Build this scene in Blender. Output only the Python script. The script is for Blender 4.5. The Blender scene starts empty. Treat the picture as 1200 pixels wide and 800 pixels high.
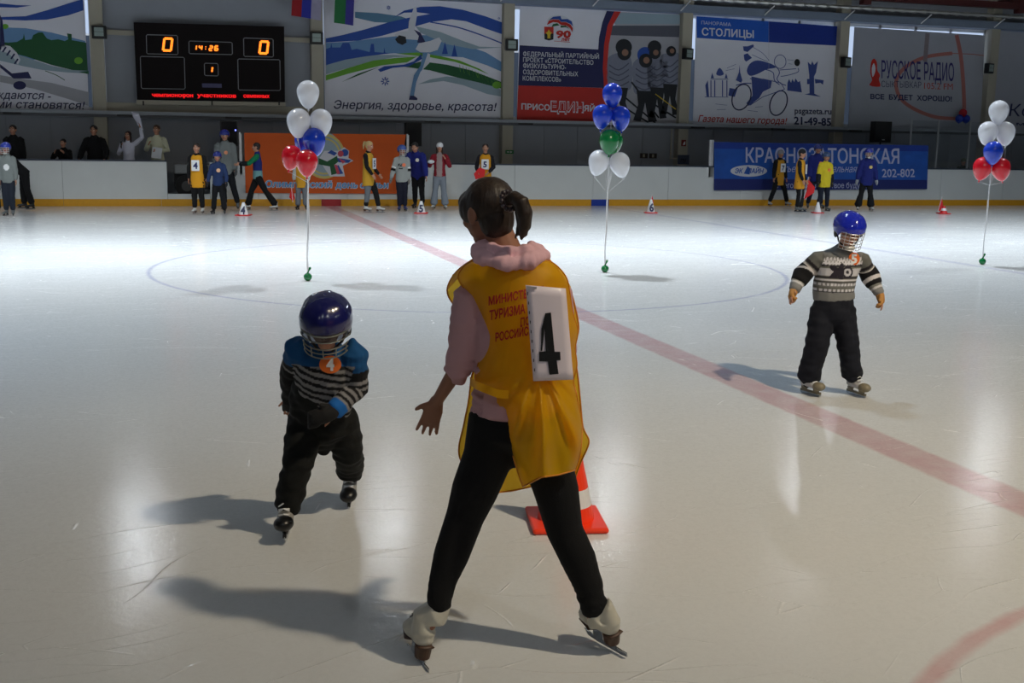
import bpy, bmesh, math, random
import numpy as np
from mathutils import Vector, Matrix, noise
from mathutils.geometry import tessellate_polygon, delaunay_2d_cdt
from mathutils.bvhtree import BVHTree
random.seed(4)
SC = bpy.context.scene
COL = SC.collection

# ------------------------------------------------------------------ camera
# rink coordinates: x along the boards, y across the ice, origin at the centre spot
FPX, PITCH, ROLL, YAW = 1322.45, 0.1749, 0.0161, 0.2949
CAM = Vector((-4.1951, -15.9315, 1.8088))
FW3 = Vector((math.sin(YAW)*math.cos(PITCH), math.cos(YAW)*math.cos(PITCH), -math.sin(PITCH)))
_r = Vector((math.cos(YAW), -math.sin(YAW), 0)); _u = _r.cross(FW3)
RT3 = _r*math.cos(ROLL)+_u*math.sin(ROLL); UP3 = -_r*math.sin(ROLL)+_u*math.cos(ROLL)
FW = Vector((math.sin(YAW), math.cos(YAW), 0)); RT = Vector((math.cos(YAW), -math.sin(YAW), 0))
cam = bpy.data.objects.new('camera', bpy.data.cameras.new('camera'))
COL.objects.link(cam)
cam.matrix_world = Matrix(((RT3.x, UP3.x, -FW3.x, CAM.x), (RT3.y, UP3.y, -FW3.y, CAM.y), (RT3.z, UP3.z, -FW3.z, CAM.z), (0, 0, 0, 1)))
cam.data.sensor_width = 36; cam.data.lens = FPX/1200*36
cam.data.clip_start = .05; cam.data.clip_end = 200
SC.camera = cam
SC.view_settings.view_transform = 'Standard'; SC.view_settings.look = 'None'
SC.view_settings.gamma = 1; SC.view_settings.use_curve_mapping = False
SC.view_settings.exposure = 0.0

# ------------------------------------------------------------------ world and main lights
w = bpy.data.worlds.new('world'); SC.world = w; w.use_nodes = True
w.node_tree.nodes['Background'].inputs[0].default_value = (.75, .85, 1, 1)
w.node_tree.nodes['Background'].inputs[1].default_value = .6
FLOOD = dict(loc=(2.0, -16.6, 9.7), power=4300, color=(1.0, .85, .62), size=.25)
ROW_FAR = dict(y=12.0, z=8.2, xs=[-17.6, -11.4, -5.2, 1.0, 7.2, 13.4, 19.6], power=58, color=(.86, .93, 1.0))
ROW_MID = dict(y=1.5, z=8.6, xs=[-17.6, -11.4, -5.2, 1.0, 7.2, 13.4, 19.6], power=500, color=(.84, .93, 1.0))
ROW_NEAR = dict(y=-5.5, z=8.4, xs=[-14, -7, 0, 7, 14], power=50, color=(.60, .80, 1.0))
ROW_FILL = dict(y=-19.5, z=6.5, xs=[-12, -6, 0, 6], power=40, color=(.9, .95, 1.0))  # fill lamps added out of view behind the camera to brighten surfaces facing it

# ------------------------------------------------------------------ helpers
def lin(c):
    return tuple(((v/255)/12.92 if v/255 <= .04045 else ((v/255+.055)/1.055)**2.4) for v in c)
MATS = {}
def mat(name, c, rough=.6, metal=0, var=.08, scale=12, emit=0, spec=.5, bump=0, coat=0, sheen=0, alpha=1, trans=0):
    if name in MATS: return MATS[name]
    m = bpy.data.materials.new(name); m.use_nodes = True; nt = m.node_tree; b = nt.nodes['Principled BSDF']
    c = lin(c)
    if emit:
        b.inputs['Emission Color'].default_value = (*c, 1); b.inputs['Emission Strength'].default_value = emit
        b.inputs['Base Color'].default_value = (*[v*.2 for v in c], 1)
    else:
        nz = nt.nodes.new('ShaderNodeTexNoise'); nz.inputs['Scale'].default_value = scale; nz.inputs['Detail'].default_value = 4
        tc = nt.nodes.new('ShaderNodeTexCoord'); nt.links.new(tc.outputs['Object'], nz.inputs['Vector'])
        mx = nt.nodes.new('ShaderNodeMix'); mx.data_type = 'RGBA'
        mx.inputs['A'].default_value = (*[v*(1-var) for v in c], 1); mx.inputs['B'].default_value = (*[min(1, v*(1+var)) for v in c], 1)
        nt.links.new(nz.outputs['Fac'], mx.inputs['Factor']); nt.links.new(mx.outputs['Result'], b.inputs['Base Color'])
        if bump:
            bp = nt.nodes.new('ShaderNodeBump'); bp.inputs['Strength'].default_value = bump; bp.inputs['Distance'].default_value = .01
            nt.links.new(nz.outputs['Fac'], bp.inputs['Height']); nt.links.new(bp.outputs['Normal'], b.inputs['Normal'])
    b.inputs['Roughness'].default_value = rough; b.inputs['Metallic'].default_value = metal
    b.inputs['Specular IOR Level'].default_value = spec; b.inputs['Coat Weight'].default_value = coat
    b.inputs['Sheen Weight'].default_value = sheen; b.inputs['Alpha'].default_value = alpha
    b.inputs['Transmission Weight'].default_value = trans
    MATS[name] = m; return m
def attr_mat(name, rough=.75, sheen=.1, bump=.0, bscale=200):
    if name in MATS: return MATS[name]
    m = bpy.data.materials.new(name); m.use_nodes = True; nt = m.node_tree; b = nt.nodes['Principled BSDF']
    a = nt.nodes.new('ShaderNodeAttribute'); a.attribute_name = 'Col'
    nt.links.new(a.outputs['Color'], b.inputs['Base Color'])
    b.inputs['Roughness'].default_value = rough; b.inputs['Sheen Weight'].default_value = sheen; b.inputs['Specular IOR Level'].default_value = .3
    if bump:
        nz = nt.nodes.new('ShaderNodeTexNoise'); nz.inputs['Scale'].default_value = bscale
        tc = nt.nodes.new('ShaderNodeTexCoord'); nt.links.new(tc.outputs['Object'], nz.inputs['Vector'])
        bp = nt.nodes.new('ShaderNodeBump'); bp.inputs['Strength'].default_value = bump; bp.inputs['Distance'].default_value = .004
        nt.links.new(nz.outputs['Fac'], bp.inputs['Height']); nt.links.new(bp.outputs['Normal'], b.inputs['Normal'])
    MATS[name] = m; return m
def link(name, me, m=None, parent=None, smooth=False):
    o = bpy.data.objects.new(name, me); COL.objects.link(o)
    if m is not None:
        for q in (m if isinstance(m, (list, tuple)) else [m]): me.materials.append(q)
    if parent is not None: o.parent = parent
    if smooth:
        me.polygons.foreach_set('use_smooth', [True]*len(me.polygons))
    return o
def mesh(vs, fs, name='m'):
    me = bpy.data.meshes.new(name); me.from_pydata([tuple(v) for v in vs], [], [tuple(f) for f in fs]); me.update(); return me
def tag(o, label, cat, group=None, kind=None):
    o['label'] = label; o['category'] = cat
    if group: o['group'] = group
    if kind: o['kind'] = kind
    return o
def struct(o): o['kind'] = 'structure'; return o
def empty(name, loc, rz=0):
    o = bpy.data.objects.new(name, None); COL.objects.link(o); o.location = loc; o.rotation_euler = (0, 0, rz); o.empty_display_size = .1; return o
class MB:
    def __init__(s): s.v = []; s.f = []
    def add(s, vs, fs):
        n = len(s.v); s.v += [tuple(v) for v in vs]; s.f += [tuple(i+n for i in f) for f in fs]; return s
    def box(s, x0, x1, y0, y1, z0, z1):
        return s.add([(x0, y0, z0), (x1, y0, z0), (x1, y1, z0), (x0, y1, z0), (x0, y0, z1), (x1, y0, z1), (x1, y1, z1), (x0, y1, z1)],
                     [(0, 3, 2, 1), (4, 5, 6, 7), (0, 1, 5, 4), (1, 2, 6, 5), (2, 3, 7, 6), (3, 0, 4, 7)])
    def tube(s, pts, rad, n=10, side=None, cap=2):
        v, f = tube(pts, rad, n, side, cap); return s.add(v, f)
    def sphere(s, c, r, A=None, n=16, m=10):
        v, f = ball(c, r, A, n, m); return s.add(v, f)
    def bar(s, a, b, w, h=None):
        h = h or w; a = Vector(a); b = Vector(b); t = (b-a).normalized()
        up = Vector((0, 0, 1)) if abs(t.z) < .95 else Vector((0, 1, 0))
        sd = t.cross(up).normalized(); up = sd.cross(t)
        vs = [p+sd*i*w/2+up*j*h/2 for p in (a, b) for i, j in ((-1, -1), (1, -1), (1, 1), (-1, 1))]
        return s.add(vs, [(0, 1, 2, 3), (7, 6, 5, 4), (0, 4, 5, 1), (1, 5, 6, 2), (2, 6, 7, 3), (3, 7, 4, 0)])
    def build(s, name, m, parent=None, smooth=False, bevel=0):
        o = link(name, mesh(s.v, s.f, name), m, parent, smooth)
        if bevel:
            b = o.modifiers.new('bevel', 'BEVEL'); b.width = bevel; b.segments = 2
        return o
def tube(pts, rad, n=10, side=None, cap=2):
    P = [np.array(p, float) for p in pts]
    R = [(r, r) if not isinstance(r, (tuple, list)) else r for r in rad]
    k = len(P); T = []
    for i in range(k):
        t = P[min(i+1, k-1)]-P[max(i-1, 0)]; T.append(t/(np.linalg.norm(t)+1e-9))
    rings = []
    def fr(t, sd):
        s = sd-t*(sd@t); l = np.linalg.norm(s)
        if l < 1e-3: s = np.cross(t, [0.3, .9, .2]); l = np.linalg.norm(s)
        s = s/l; return s, np.cross(t, s)
    sd = np.array(side, float) if side is not None else np.array([1, .01, .02])
    if side is None and abs(T[0]@sd) > .9: sd = np.array([0, 1, 0.])
    F = []
    for i in range(k):
        s, u = fr(T[i], sd); F.append((s, u))
        if side is None: sd = s
    seq = []; c0_, c1_ = cap if isinstance(cap, tuple) else (cap, cap)
    if c0_:
        cap = c0_
        for j in range(cap, 0, -1):
            a = j/cap*math.pi/2*.92; r = min(R[0]); seq.append((P[0]-T[0]*r*math.sin(a), (R[0][0]*math.cos(a), R[0][1]*math.cos(a)), F[0]))
    for i in range(k): seq.append((P[i], R[i], F[i]))
    if c1_:
        cap = c1_
        for j in range(1, cap+1):
            a = j/cap*math.pi/2*.92; r = min(R[-1]); seq.append((P[-1]+T[-1]*r*math.sin(a), (R[-1][0]*math.cos(a), R[-1][1]*math.cos(a)), F[-1]))
    V = []; Fc = []
    for c, r, (s, u) in seq:
        for q in range(n):
            a = 2*math.pi*q/n; V.append(c+s*r[0]*math.cos(a)+u*r[1]*math.sin(a))
    m = len(seq)
    for i in range(m-1):
        for q in range(n):
            Fc.append((i*n+q, i*n+(q+1) % n, (i+1)*n+(q+1) % n, (i+1)*n+q))
    Fc.append(tuple(range(n-1, -1, -1))); Fc.append(tuple((m-1)*n+q for q in range(n)))
    return V, Fc
def ball(c, r, A=None, n=16, m=10):
    c = np.array(c, float); r = (r, r, r) if not isinstance(r, (tuple, list)) else r
    A = np.eye(3) if A is None else np.array(A, float)   # rows: axis directions
    V = [c-A[2]*r[2]]; F = []
    for i in range(1, m):
        th = -math.pi/2+math.pi*i/m
        for q in range(n):
            a = 2*math.pi*q/n
            V.append(c+A[0]*r[0]*math.cos(th)*math.cos(a)+A[1]*r[1]*math.cos(th)*math.sin(a)+A[2]*r[2]*math.sin(th))
    V.append(c+A[2]*r[2]); L = len(V)-1
    for q in range(n):
        F.append((0, 1+(q+1) % n, 1+q)); F.append((L, 1+(m-2)*n+q, 1+(m-2)*n+(q+1) % n))
        for i in range(m-2):
            F.append((1+i*n+q, 1+i*n+(q+1) % n, 1+(i+1)*n+(q+1) % n, 1+(i+1)*n+q))
    return V, F
def spline(pts, k=6, closed=True):
    P = [np.array(p, float) for p in pts]; n = len(P); out = []
    for i in range(n if closed else n-1):
        a, b, c, d = (P[(i-1) % n], P[i], P[(i+1) % n], P[(i+2) % n]) if closed else (P[max(i-1, 0)], P[i], P[i+1], P[min(i+2, n-1)])
        for j in range(k):
            t = j/k; out.append(.5*((2*b)+(-a+c)*t+(2*a-5*b+4*c-d)*t*t+(-a+3*b-3*c+d)*t**3))
    if not closed: out.append(P[-1])
    return out
def ray(px, py): return (FW3+RT3*((px-600)/FPX)+UP3*((400-py)/FPX))
def W(px, py, Y):                       # point of the upright plane y = Y
    d = ray(px, py); t = (Y-CAM.y)/d.y; return CAM+d*t
def G(px, py, z=0):                     # point of the level plane z
    d = ray(px, py); t = (z-CAM.z)/d.z; return CAM+d*t
def L(root, px, py, wd=0):              # local coordinates (right, away, up) of a thing standing at root
    P = Vector((root[0], root[1], 0))+FW*wd; d = ray(px, py); t = (P-CAM).dot(FW)/d.dot(FW)
    q = CAM+d*t-Vector((root[0], root[1], 0)); return np.array([q.dot(RT), q.dot(FW), q.z])
_capH = {}
def textmesh(s, bold=0.0, shear=0.0):
    """glyph outlines of the built-in font, thickened by bold and filled by winding number; cap height 1"""
    cu = bpy.data.curves.new('t', 'FONT'); cu.body = s; cu.resolution_u = 2; cu.fill_mode = 'NONE'
    o = bpy.data.objects.new('t', cu); COL.objects.link(o)
    me = bpy.data.meshes.new_from_object(o.evaluated_get(bpy.context.evaluated_depsgraph_get()))
    V = np.array([v.co[:2] for v in me.vertices]).reshape(-1, 2); E = [tuple(e.vertices) for e in me.edges]
    bpy.data.objects.remove(o); bpy.data.meshes.remove(me); bpy.data.curves.remove(cu)
    if not len(E): return np.zeros((1, 2)), [], 1
    nx = dict(E); pv = {b: a for a, b in E}
    if bold:
        U = V.copy(); seen = set(); loops = []
        for i in nx:
            if i in seen: continue
            lp = []; j = i
            while j in nx and j not in seen: seen.add(j); lp.append(j); j = nx[j]
            P_ = V[lp]; Q_ = np.roll(P_, -1, 0); loops.append((float((P_[:, 0]*Q_[:, 1]-Q_[:, 0]*P_[:, 1]).sum()), P_[:, 0].min(), P_[:, 0].max(), lp))
        sgn = {}                              # outlines of one letter share the sense of its largest outline
        for ar, xa, xb, lp in loops:
            big = max((l for l in loops if l[1] <= (xa+xb)/2 <= l[2]), key=lambda l: abs(l[0]))
            for i in lp: sgn[i] = 1 if big[0] > 0 else -1
        for i in range(len(V)):
            if i not in nx or i not in pv: continue
            sg = sgn[i]
            d1 = V[i]-V[pv[i]]; d2 = V[nx[i]]-V[i]; d1 = d1/(np.linalg.norm(d1)+1e-9); d2 = d2/(np.linalg.norm(d2)+1e-9)
            n = np.array([d1[1]+d2[1], -d1[0]-d2[0]])*sg; l = np.linalg.norm(n)
            if l > 1e-4: U[i] = V[i]+n/l*bold*.8*min(1.6, 2/l)
        V = U
    vo, eo, fo, _, _, _ = delaunay_2d_cdt([Vector(v) for v in V], E, [], 0, 1e-6)
    A = np.array([V[a] for a, b in E]); B = np.array([V[b] for a, b in E]); F = []
    for f in fo:
        c = sum((vo[i] for i in f), Vector((0, 0)))/len(f)
        cr = (B[:, 0]-A[:, 0])*(c.y-A[:, 1])-(c.x-A[:, 0])*(B[:, 1]-A[:, 1])
        if int(((A[:, 1] <= c.y) & (B[:, 1] > c.y) & (cr > 0)).sum())-int(((A[:, 1] > c.y) & (B[:, 1] <= c.y) & (cr < 0)).sum()): F.append(tuple(f))
    V = np.array([v[:] for v in vo]); x0, x1 = V[:, 0].min(), V[:, 0].max()
    V[:, 0] = (V[:, 0]-x0)/(x1-x0+1e-9); V[:, 1] /= .70
    return V, F, (x1-x0)/.70
def txt(s, A, B, h, Y, bold=0, shear=0, m=None, parent=None, name='lettering', base=0):
    """lettering between photo-frame points A and B on the plane y=Y, capitals h high"""
    V, F, wd = textmesh(s, bold); n = math.hypot(B[0]-A[0], B[1]-A[1])
    P = [W(A[0]+v[0]*(B[0]-A[0])+shear*h*v[1], A[1]+v[0]*(B[1]-A[1])-h*v[1], Y) for v in V]
    return P, F
def poly_tris(pts):
    t = tessellate_polygon([[Vector((p[0], p[1], 0)) for p in pts]]); return [tuple(x) for x in t]
class Print:
    """flat print on a plane: polygons and lettering collected by colour"""
    def __init__(s, Y, parent): s.Y = Y; s.parent = parent; s.layers = {}; s.k = 0
    def _get(s, name, m): 
        return s.layers.setdefault((name, m.name), (MB(), m))[0]
    def poly(s, name, m, pts, sm=0, lift=1):
        if sm: pts = spline(pts, sm)
        Y = s.Y-.003*lift; s._get(name, m).add([W(p[0], p[1], Y) for p in pts], poly_tris(pts))
    def line(s, name, m, pts, wdt, sm=0, lift=1):
        if sm: pts = spline(pts, sm, False)
        pts = [np.array(p, float) for p in pts]; a = []; b = []
        for i, p in enumerate(pts):
            t = pts[min(i+1, len(pts)-1)]-pts[max(i-1, 0)]; t = t/(np.linalg.norm(t)+1e-9); nn = np.array([-t[1], t[0]])*wdt/2; a.append(p+nn); b.append(p-nn)
        Y = s.Y-.003*lift; n = len(pts)
        s._get(name, m).add([W(*q, Y) for q in a+b], [(i, i+1, n+i+1, n+i) for i in range(n-1)])
    def ell(s, name, m, c, rx, ry, lift=1, rot=0):
        cr, sr = math.cos(rot), math.sin(rot)
        s.poly(name, m, [(c[0]+rx*math.cos(a)*cr-ry*math.sin(a)*sr, c[1]+rx*math.cos(a)*sr+ry*math.sin(a)*cr) for a in np.linspace(0, 2*math.pi, 25)[:-1]], 0, lift)
    def ring(s, name, m, c, rx, ry, wdt, lift=1, rot=0, a0=0, a1=2*math.pi):
        cr, sr = math.cos(rot), math.sin(rot)
        s.line(name, m, [(c[0]+rx*math.cos(a)*cr-ry*math.sin(a)*sr, c[1]+rx*math.cos(a)*sr+ry*math.sin(a)*cr) for a in np.linspace(a0, a1, 33)], wdt, 0, lift)
    def text(s, name, m, t, A, B, h, bold=0, shear=0, lift=2):
        P, F = txt(t, A, B, h, s.Y-.003*lift, bold, shear); s._get(name, m).add(P, F)
    def done(s):
        for (name, _), (mb, m) in s.layers.items(): mb.build(name, m, s.parent)

# ------------------------------------------------------------------ materials
M_wall = mat('wall_cladding', (146, 150, 158), .7, var=.05, scale=3)
M_col = mat('column_paint', (170, 164, 148), .7, var=.05, scale=4)
M_board = mat('board_white', (222, 226, 226), .35, var=.05, scale=2)
M_yellow = mat('kick_yellow', (222, 160, 30), .4, var=.08)
M_rail = mat('rail_dark', (52, 56, 66), .5)
M_steel = mat('truss_red', (70, 24, 22), .6)
M_ceil = mat('ceiling_sheet', (120, 118, 112), .8)
M_black = mat('black_plastic', (14, 14, 16), .45)
M_black_cloth = mat('black_cloth', (13, 13, 15), .85, sheen=.0, bump=.3, scale=60)
M_white = mat('white_plastic', (225, 226, 228), .4)
M_alu = mat('aluminium', (180, 182, 185), .35, metal=.9)
M_blade = mat('blade_steel', (190, 195, 200), .2, metal=1)
M_orange = mat('cone_orange', (255, 62, 18), .4, var=.03)
M_red = mat('red_plastic', (205, 22, 28), .5)

def ice_material():
    m = bpy.data.materials.new('ice'); m.use_nodes = True; nt = m.node_tree; N = nt.nodes; K = nt.links; b = N['Principled BSDF']
    geo = N.new('ShaderNodeNewGeometry'); sep = N.new('ShaderNodeSeparateXYZ'); K.new(geo.outputs['Position'], sep.inputs[0])
    def math_(op, a, c=None, d=None):
        n = N.new('ShaderNodeMath'); n.operation = op
        for i, v in enumerate((a, c, d)):
            if v is None: continue
            if isinstance(v, (int, float)): n.inputs[i].default_value = v
            else: K.new(v, n.inputs[i])
        return n.outputs[0]
    x, y = sep.outputs[0], sep.outputs[1]
    wob = N.new('ShaderNodeTexNoise'); wob.inputs['Scale'].default_value = 9; K.new(geo.outputs['Position'], wob.inputs['Vector'])
    wb = math_('MULTIPLY', math_('SUBTRACT', wob.outputs['Fac'], .5), .03)
    def soft(d, half, e=.02):   # 1 inside, 0 outside
        n = N.new('ShaderNodeMapRange'); K.new(math_('ADD', d, wb), n.inputs['Value'])
        n.inputs['From Min'].default_value = half+e; n.inputs['From Max'].default_value = half-e; return n.outputs[0]
    def dist(cx, cy): return math_('SQRT', math_('ADD', math_('POWER', math_('SUBTRACT', x, cx), 2), math_('POWER', math_('SUBTRACT', y, cy), 2)))
    red = soft(math_('ABSOLUTE', x), .15)
    crease = soft(math_('ABSOLUTE', math_('SUBTRACT', dist(0, -15.31), 3.0)), .035)
    circ = soft(math_('ABSOLUTE', math_('SUBTRACT', dist(0, 0), 4.5)), .028)
    bl = soft(math_('ABSOLUTE', math_('SUBTRACT', math_('ABSOLUTE', x), 7.95)), .09, .05)
    big = N.new('ShaderNodeTexNoise'); big.inputs['Scale'].default_value = .35; big.inputs['Detail'].default_value = 5; K.new(geo.outputs['Position'], big.inputs['Vector'])
    fine = N.new('ShaderNodeTexNoise'); fine.inputs['Scale'].default_value = 30; fine.inputs['Detail'].default_value = 8; K.new(geo.outputs['Position'], fine.inputs['Vector'])
    def mixc(f, a, c, fac=1):
        n = N.new('ShaderNodeMix'); n.data_type = 'RGBA'
        K.new(math_('MULTIPLY', f, fac), n.inputs['Factor'])
        for s_, v in (('A', a), ('B', c)):
            if isinstance(v, tuple): n.inputs[s_].default_value = (*v, 1)
            else: K.new(v, n.inputs[s_])
        return n.outputs['Result']
    c = mixc(big.outputs['Fac'], (.60, .62, .64), (.74, .74, .73))
    c = mixc(fine.outputs['Fac'], c, (.80, .80, .80), .14)
    fadev = N.new('ShaderNodeTexNoise'); fadev.inputs['Scale'].default_value = 5; fadev.inputs['Detail'].default_value = 6; K.new(geo.outputs['Position'], fadev.inputs['Vector'])
    fv = math_('ADD', math_('MULTIPLY', fadev.outputs['Fac'], .5), .32)
    c = mixc(math_('MULTIPLY', red, fv), c, (.50, .22, .25), .9)
    c = mixc(math_('MULTIPLY', crease, fv), c, (.56, .22, .24), .9)
    c = mixc(math_('MULTIPLY', circ, fv), c, (.30, .32, .50), .9)
    c = mixc(math_('MULTIPLY', bl, fv), c, (.34, .33, .50), .65)
    # skate scratches: thin edges of stretched cells, in three directions
    sc = None
    for k, (rot, sx, sy, wid, sh) in enumerate([(.3, .5, 3.0, .006, 0), (1.35, .35, 2.2, .0045, 7), (2.3, .8, 2.6, .006, 13)]):
        mp = N.new('ShaderNodeMapping'); mp.inputs['Rotation'].default_value = (0, 0, rot); mp.inputs['Scale'].default_value = (sx, sy, 1); mp.inputs['Location'].default_value = (sh, sh*.7, 0)
        nz = N.new('ShaderNodeTexNoise'); nz.inputs['Scale'].default_value = .5; K.new(geo.outputs['Position'], nz.inputs['Vector'])
        ad = N.new('ShaderNodeVectorMath'); ad.operation = 'ADD'; K.new(geo.outputs['Position'], ad.inputs[0])
        ml = N.new('ShaderNodeVectorMath'); ml.operation = 'SCALE'; ml.inputs['Scale'].default_value = 1.1; K.new(nz.outputs['Color'], ml.inputs[0]); K.new(ml.outputs[0], ad.inputs[1])
        K.new(ad.outputs[0], mp.inputs['Vector'])
        vo = N.new('ShaderNodeTexVoronoi'); vo.feature = 'DISTANCE_TO_EDGE'; vo.inputs['Scale'].default_value = 1.0; K.new(mp.outputs[0], vo.inputs['Vector'])
        mr = N.new('ShaderNodeMapRange'); K.new(vo.outputs['Distance'], mr.inputs['Value']); mr.inputs['From Min'].default_value = wid; mr.inputs['From Max'].default_value = 0
        ms = N.new('ShaderNodeTexNoise'); ms.inputs['Scale'].default_value = 1.7; K.new(mp.outputs[0], ms.inputs['Vector'])
        mk = N.new('ShaderNodeMapRange'); K.new(ms.outputs['Fac'], mk.inputs['Value']); mk.inputs['From Min'].default_value = .50; mk.inputs['From Max'].default_value = .62
        s1 = math_('MULTIPLY', mr.outputs[0], mk.outputs[0]); sc = s1 if sc is None else math_('MAXIMUM', sc, s1)
    c = mixc(sc, c, (.92, .92, .92), .24)
    K.new(c, b.inputs['Base Color'])
    r = math_('ADD', math_('MULTIPLY', fine.outputs['Fac'], .12), .05)
    r = math_('ADD', r, math_('MULTIPLY', sc, .3)); K.new(r, b.inputs['Roughness'])
    b.inputs['Specular IOR Level'].default_value = .42
    b.inputs['IOR'].default_value = 1.31
    gr = N.new('ShaderNodeTexNoise'); gr.inputs['Scale'].default_value = 24; gr.inputs['Detail'].default_value = 7; gr.inputs['Roughness'].default_value = .7; K.new(geo.outputs['Position'], gr.inputs['Vector'])
    patch = N.new('ShaderNodeMapRange'); K.new(big.outputs['Fac'], patch.inputs['Value']); patch.inputs['From Min'].default_value = .35; patch.inputs['From Max'].default_value = .65; patch.inputs['To Min'].default_value = .5; patch.inputs['To Max'].default_value = 1.0
    h = math_('ADD', math_('MULTIPLY', math_('MULTIPLY', gr.outputs['Fac'], patch.outputs[0]), .75), math_('MULTIPLY', sc, 2.0))
    h = math_('ADD', h, math_('MULTIPLY', fine.outputs['Fac'], .5))
    bp = N.new('ShaderNodeBump'); bp.inputs['Strength'].default_value = .6; bp.inputs['Distance'].default_value = .0022
    # worn grain: the gloss breaks up into fine sparkling patches
    wr_ = N.new('ShaderNodeTexNoise'); wr_.inputs['Scale'].default_value = 34; wr_.inputs['Detail'].default_value = 6; wr_.inputs['Roughness'].default_value = .75; wr_.inputs['Distortion'].default_value = 1.2; K.new(geo.outputs['Position'], wr_.inputs['Vector'])
    gm = N.new('ShaderNodeMapRange'); K.new(wr_.outputs['Fac'], gm.inputs['Value']); gm.inputs['From Min'].default_value = .46; gm.inputs['From Max'].default_value = .60
    gm2 = math_('ADD', math_('MULTIPLY', gm.outputs[0], .32), .22)
    K.new(gm2, b.inputs['Specular IOR Level'])
    rr = math_('ADD', math_('MULTIPLY', math_('SUBTRACT', 1, gm.outputs[0]), .09), .085); K.new(math_('ADD', rr, math_('MULTIPLY', sc, .2)), b.inputs['Roughness'])
    K.new(h, bp.inputs['Height']); K.new(bp.outputs[0], b.inputs['Normal'])
    return m

# ------------------------------------------------------------------ setting
BY = 15.31; BH = 1.155; WY = 18.2
o = struct(MB().box(-30, 34, -15.6, BY+.05, -.3, 0).build('floor', ice_material()))
o = struct(MB().box(-34.5, 36.5, -22.5, -15.6, -.3, -.02).build('floor_stand_near', mat('concrete_near', (120, 118, 112), .8)))
o = struct(MB().box(-34.5, 36.5, BY+.1, WY+.1, -.3, .2).build('floor_stand_far', mat('rubber_mat', (55, 57, 60), .9)))
struct(MB().box(-34.5, 36.5, -22.7, -22.5, -.3, 10.3).build('wall_near', M_wall))
struct(MB().box(-34.7, -34.5, -22.5, WY+.3, -.3, 12.8).build('wall_left', M_wall))
struct(MB().box(36.5, 36.7, -22.5, WY+.3, -.3, 12.8).build('wall_right', M_wall))
ce = MB()
ce.add([(-34.7, -22.7, 10.3), (36.7, -22.7, 10.3), (36.7, -2, 12.8), (-34.7, -2, 12.8), (-34.7, WY+.3, 10.3), (36.7, WY+.3, 10.3),
        (-34.7, -22.7, 10.5), (36.7, -22.7, 10.5), (36.7, -2, 13.0), (-34.7, -2, 13.0), (-34.7, WY+.3, 10.5), (36.7, WY+.3, 10.5)],
       [(0, 1, 2, 3), (3, 2, 5, 4), (6, 9, 8, 7), (9, 10, 11, 8)])
struct(ce.build('ceiling', M_ceil))
# far wall with its window bays
WZ0, WZ1 = 2.62, 5.75      # bay openings
COLX = [-24.0, -18.0, -12.0, -5.95, .05, 5.82, 11.72, 17.42, 23.4, 29.6]
CW = .17
wf = MB()
wf.box(-34.5, 36.5, WY, WY+.2, -.1, 2.5); wf.box(-34.5, 36.5, WY, WY+.2, 5.9, 10.4)
wall_far = struct(wf.build('wall_far', M_wall))
# cladding panels between columns, lower wall and around the scoreboard
for i in range(len(COLX)-1):
    a, b = COLX[i]+CW, COLX[i+1]-CW
    n = 5
    for k in range(n):
        x0 = a+(b-a)*k/n; x1 = a+(b-a)*(k+1)/n
        MB().box(x0+.006, x1-.006, WY-.03, WY+.01, .2, 2.33).build('cladding_panel', M_wall, wall_far)
M_day = mat('daylight_pane', (205, 225, 255), emit=.75); M_dull = mat('pane_dull', (150, 172, 205), emit=.10)
for i in range(len(COLX)-1):
    a, b = COLX[i]+CW, COLX[i+1]-CW
    if i == 3:   # bay with the scoreboard is closed with grey sheet
        for k in range(4):
            x0 = a+(b-a)*k/4; x1 = a+(b-a)*(k+1)/4
            MB().box(x0+.008, x1-.008, WY-.05, WY+.15, 2.5, 4.55).build('cladding_panel', M_wall, wall_far)
        struct(MB().box(a, b, WY-.16, WY+.1, 4.55, 4.68).build('trim_2', M_col))
        struct(MB().box(a, b, WY-.12, WY+.15, 2.42, 2.72).build('trim_3', M_col))
        MB().box(a, b, WY-.02, WY+.15, 4.68, 5.9).build('cladding_panel', M_wall, wall_far)
        continue
    wn = struct(empty('window_%d' % (i+1), ((a+b)/2, WY, WZ0)))
    c = (a+b)/2
    fr = MB()
    for q in range(5):
        xx = a-c+(b-a)*q/4; fr.box(max(a-c, xx-.04), min(b-c, xx+.04), .02, .12, -.12, WZ1-WZ0+.15)
    fr.box(a-c, b-c, .02, .12, -.12, -.04); fr.box(a-c, b-c, .02, .12, WZ1-WZ0+.05, WZ1-WZ0+.15)
    fr.build('window_frame', M_white, wn)
    for q in range(4):
        xx = a-c+(b-a)*q/4
        MB().box(xx+.04, xx+(b-a)/4-.04, .08, .1, 1.95, WZ1-WZ0+.05).build('pane', M_day, wn)
        MB().box(xx+.04, xx+(b-a)/4-.04, .08, .1, -.04, 1.9).build('pane', M_dull, wn)
for x in COLX:
    MB().box(x-CW, x+CW, WY-.35, WY+.05, .2, 10.3).build('column', M_col, wall_far)
# ledge along the wall over the stand
lz = W(600, 141, WY-.5).z-.05
lg = MB().box(-34, 36, WY-.62, WY-.36, lz-.02, lz+.07).build('trim_1', mat('ledge_grey', (150, 156, 164), .5)); struct(lg)
MB().box(-34, 36, WY-.5, WY-.36, lz-.10, lz-.02).build('cable_duct', mat('duct_dark', (90, 92, 96), .6), lg)
x = -20
while x < 30:
    MB().box(x, x+.45, WY-.6, WY-.45, lz-.075, lz-.02).build('strip_lamp', M_black, lg); x += 2.9
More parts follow.
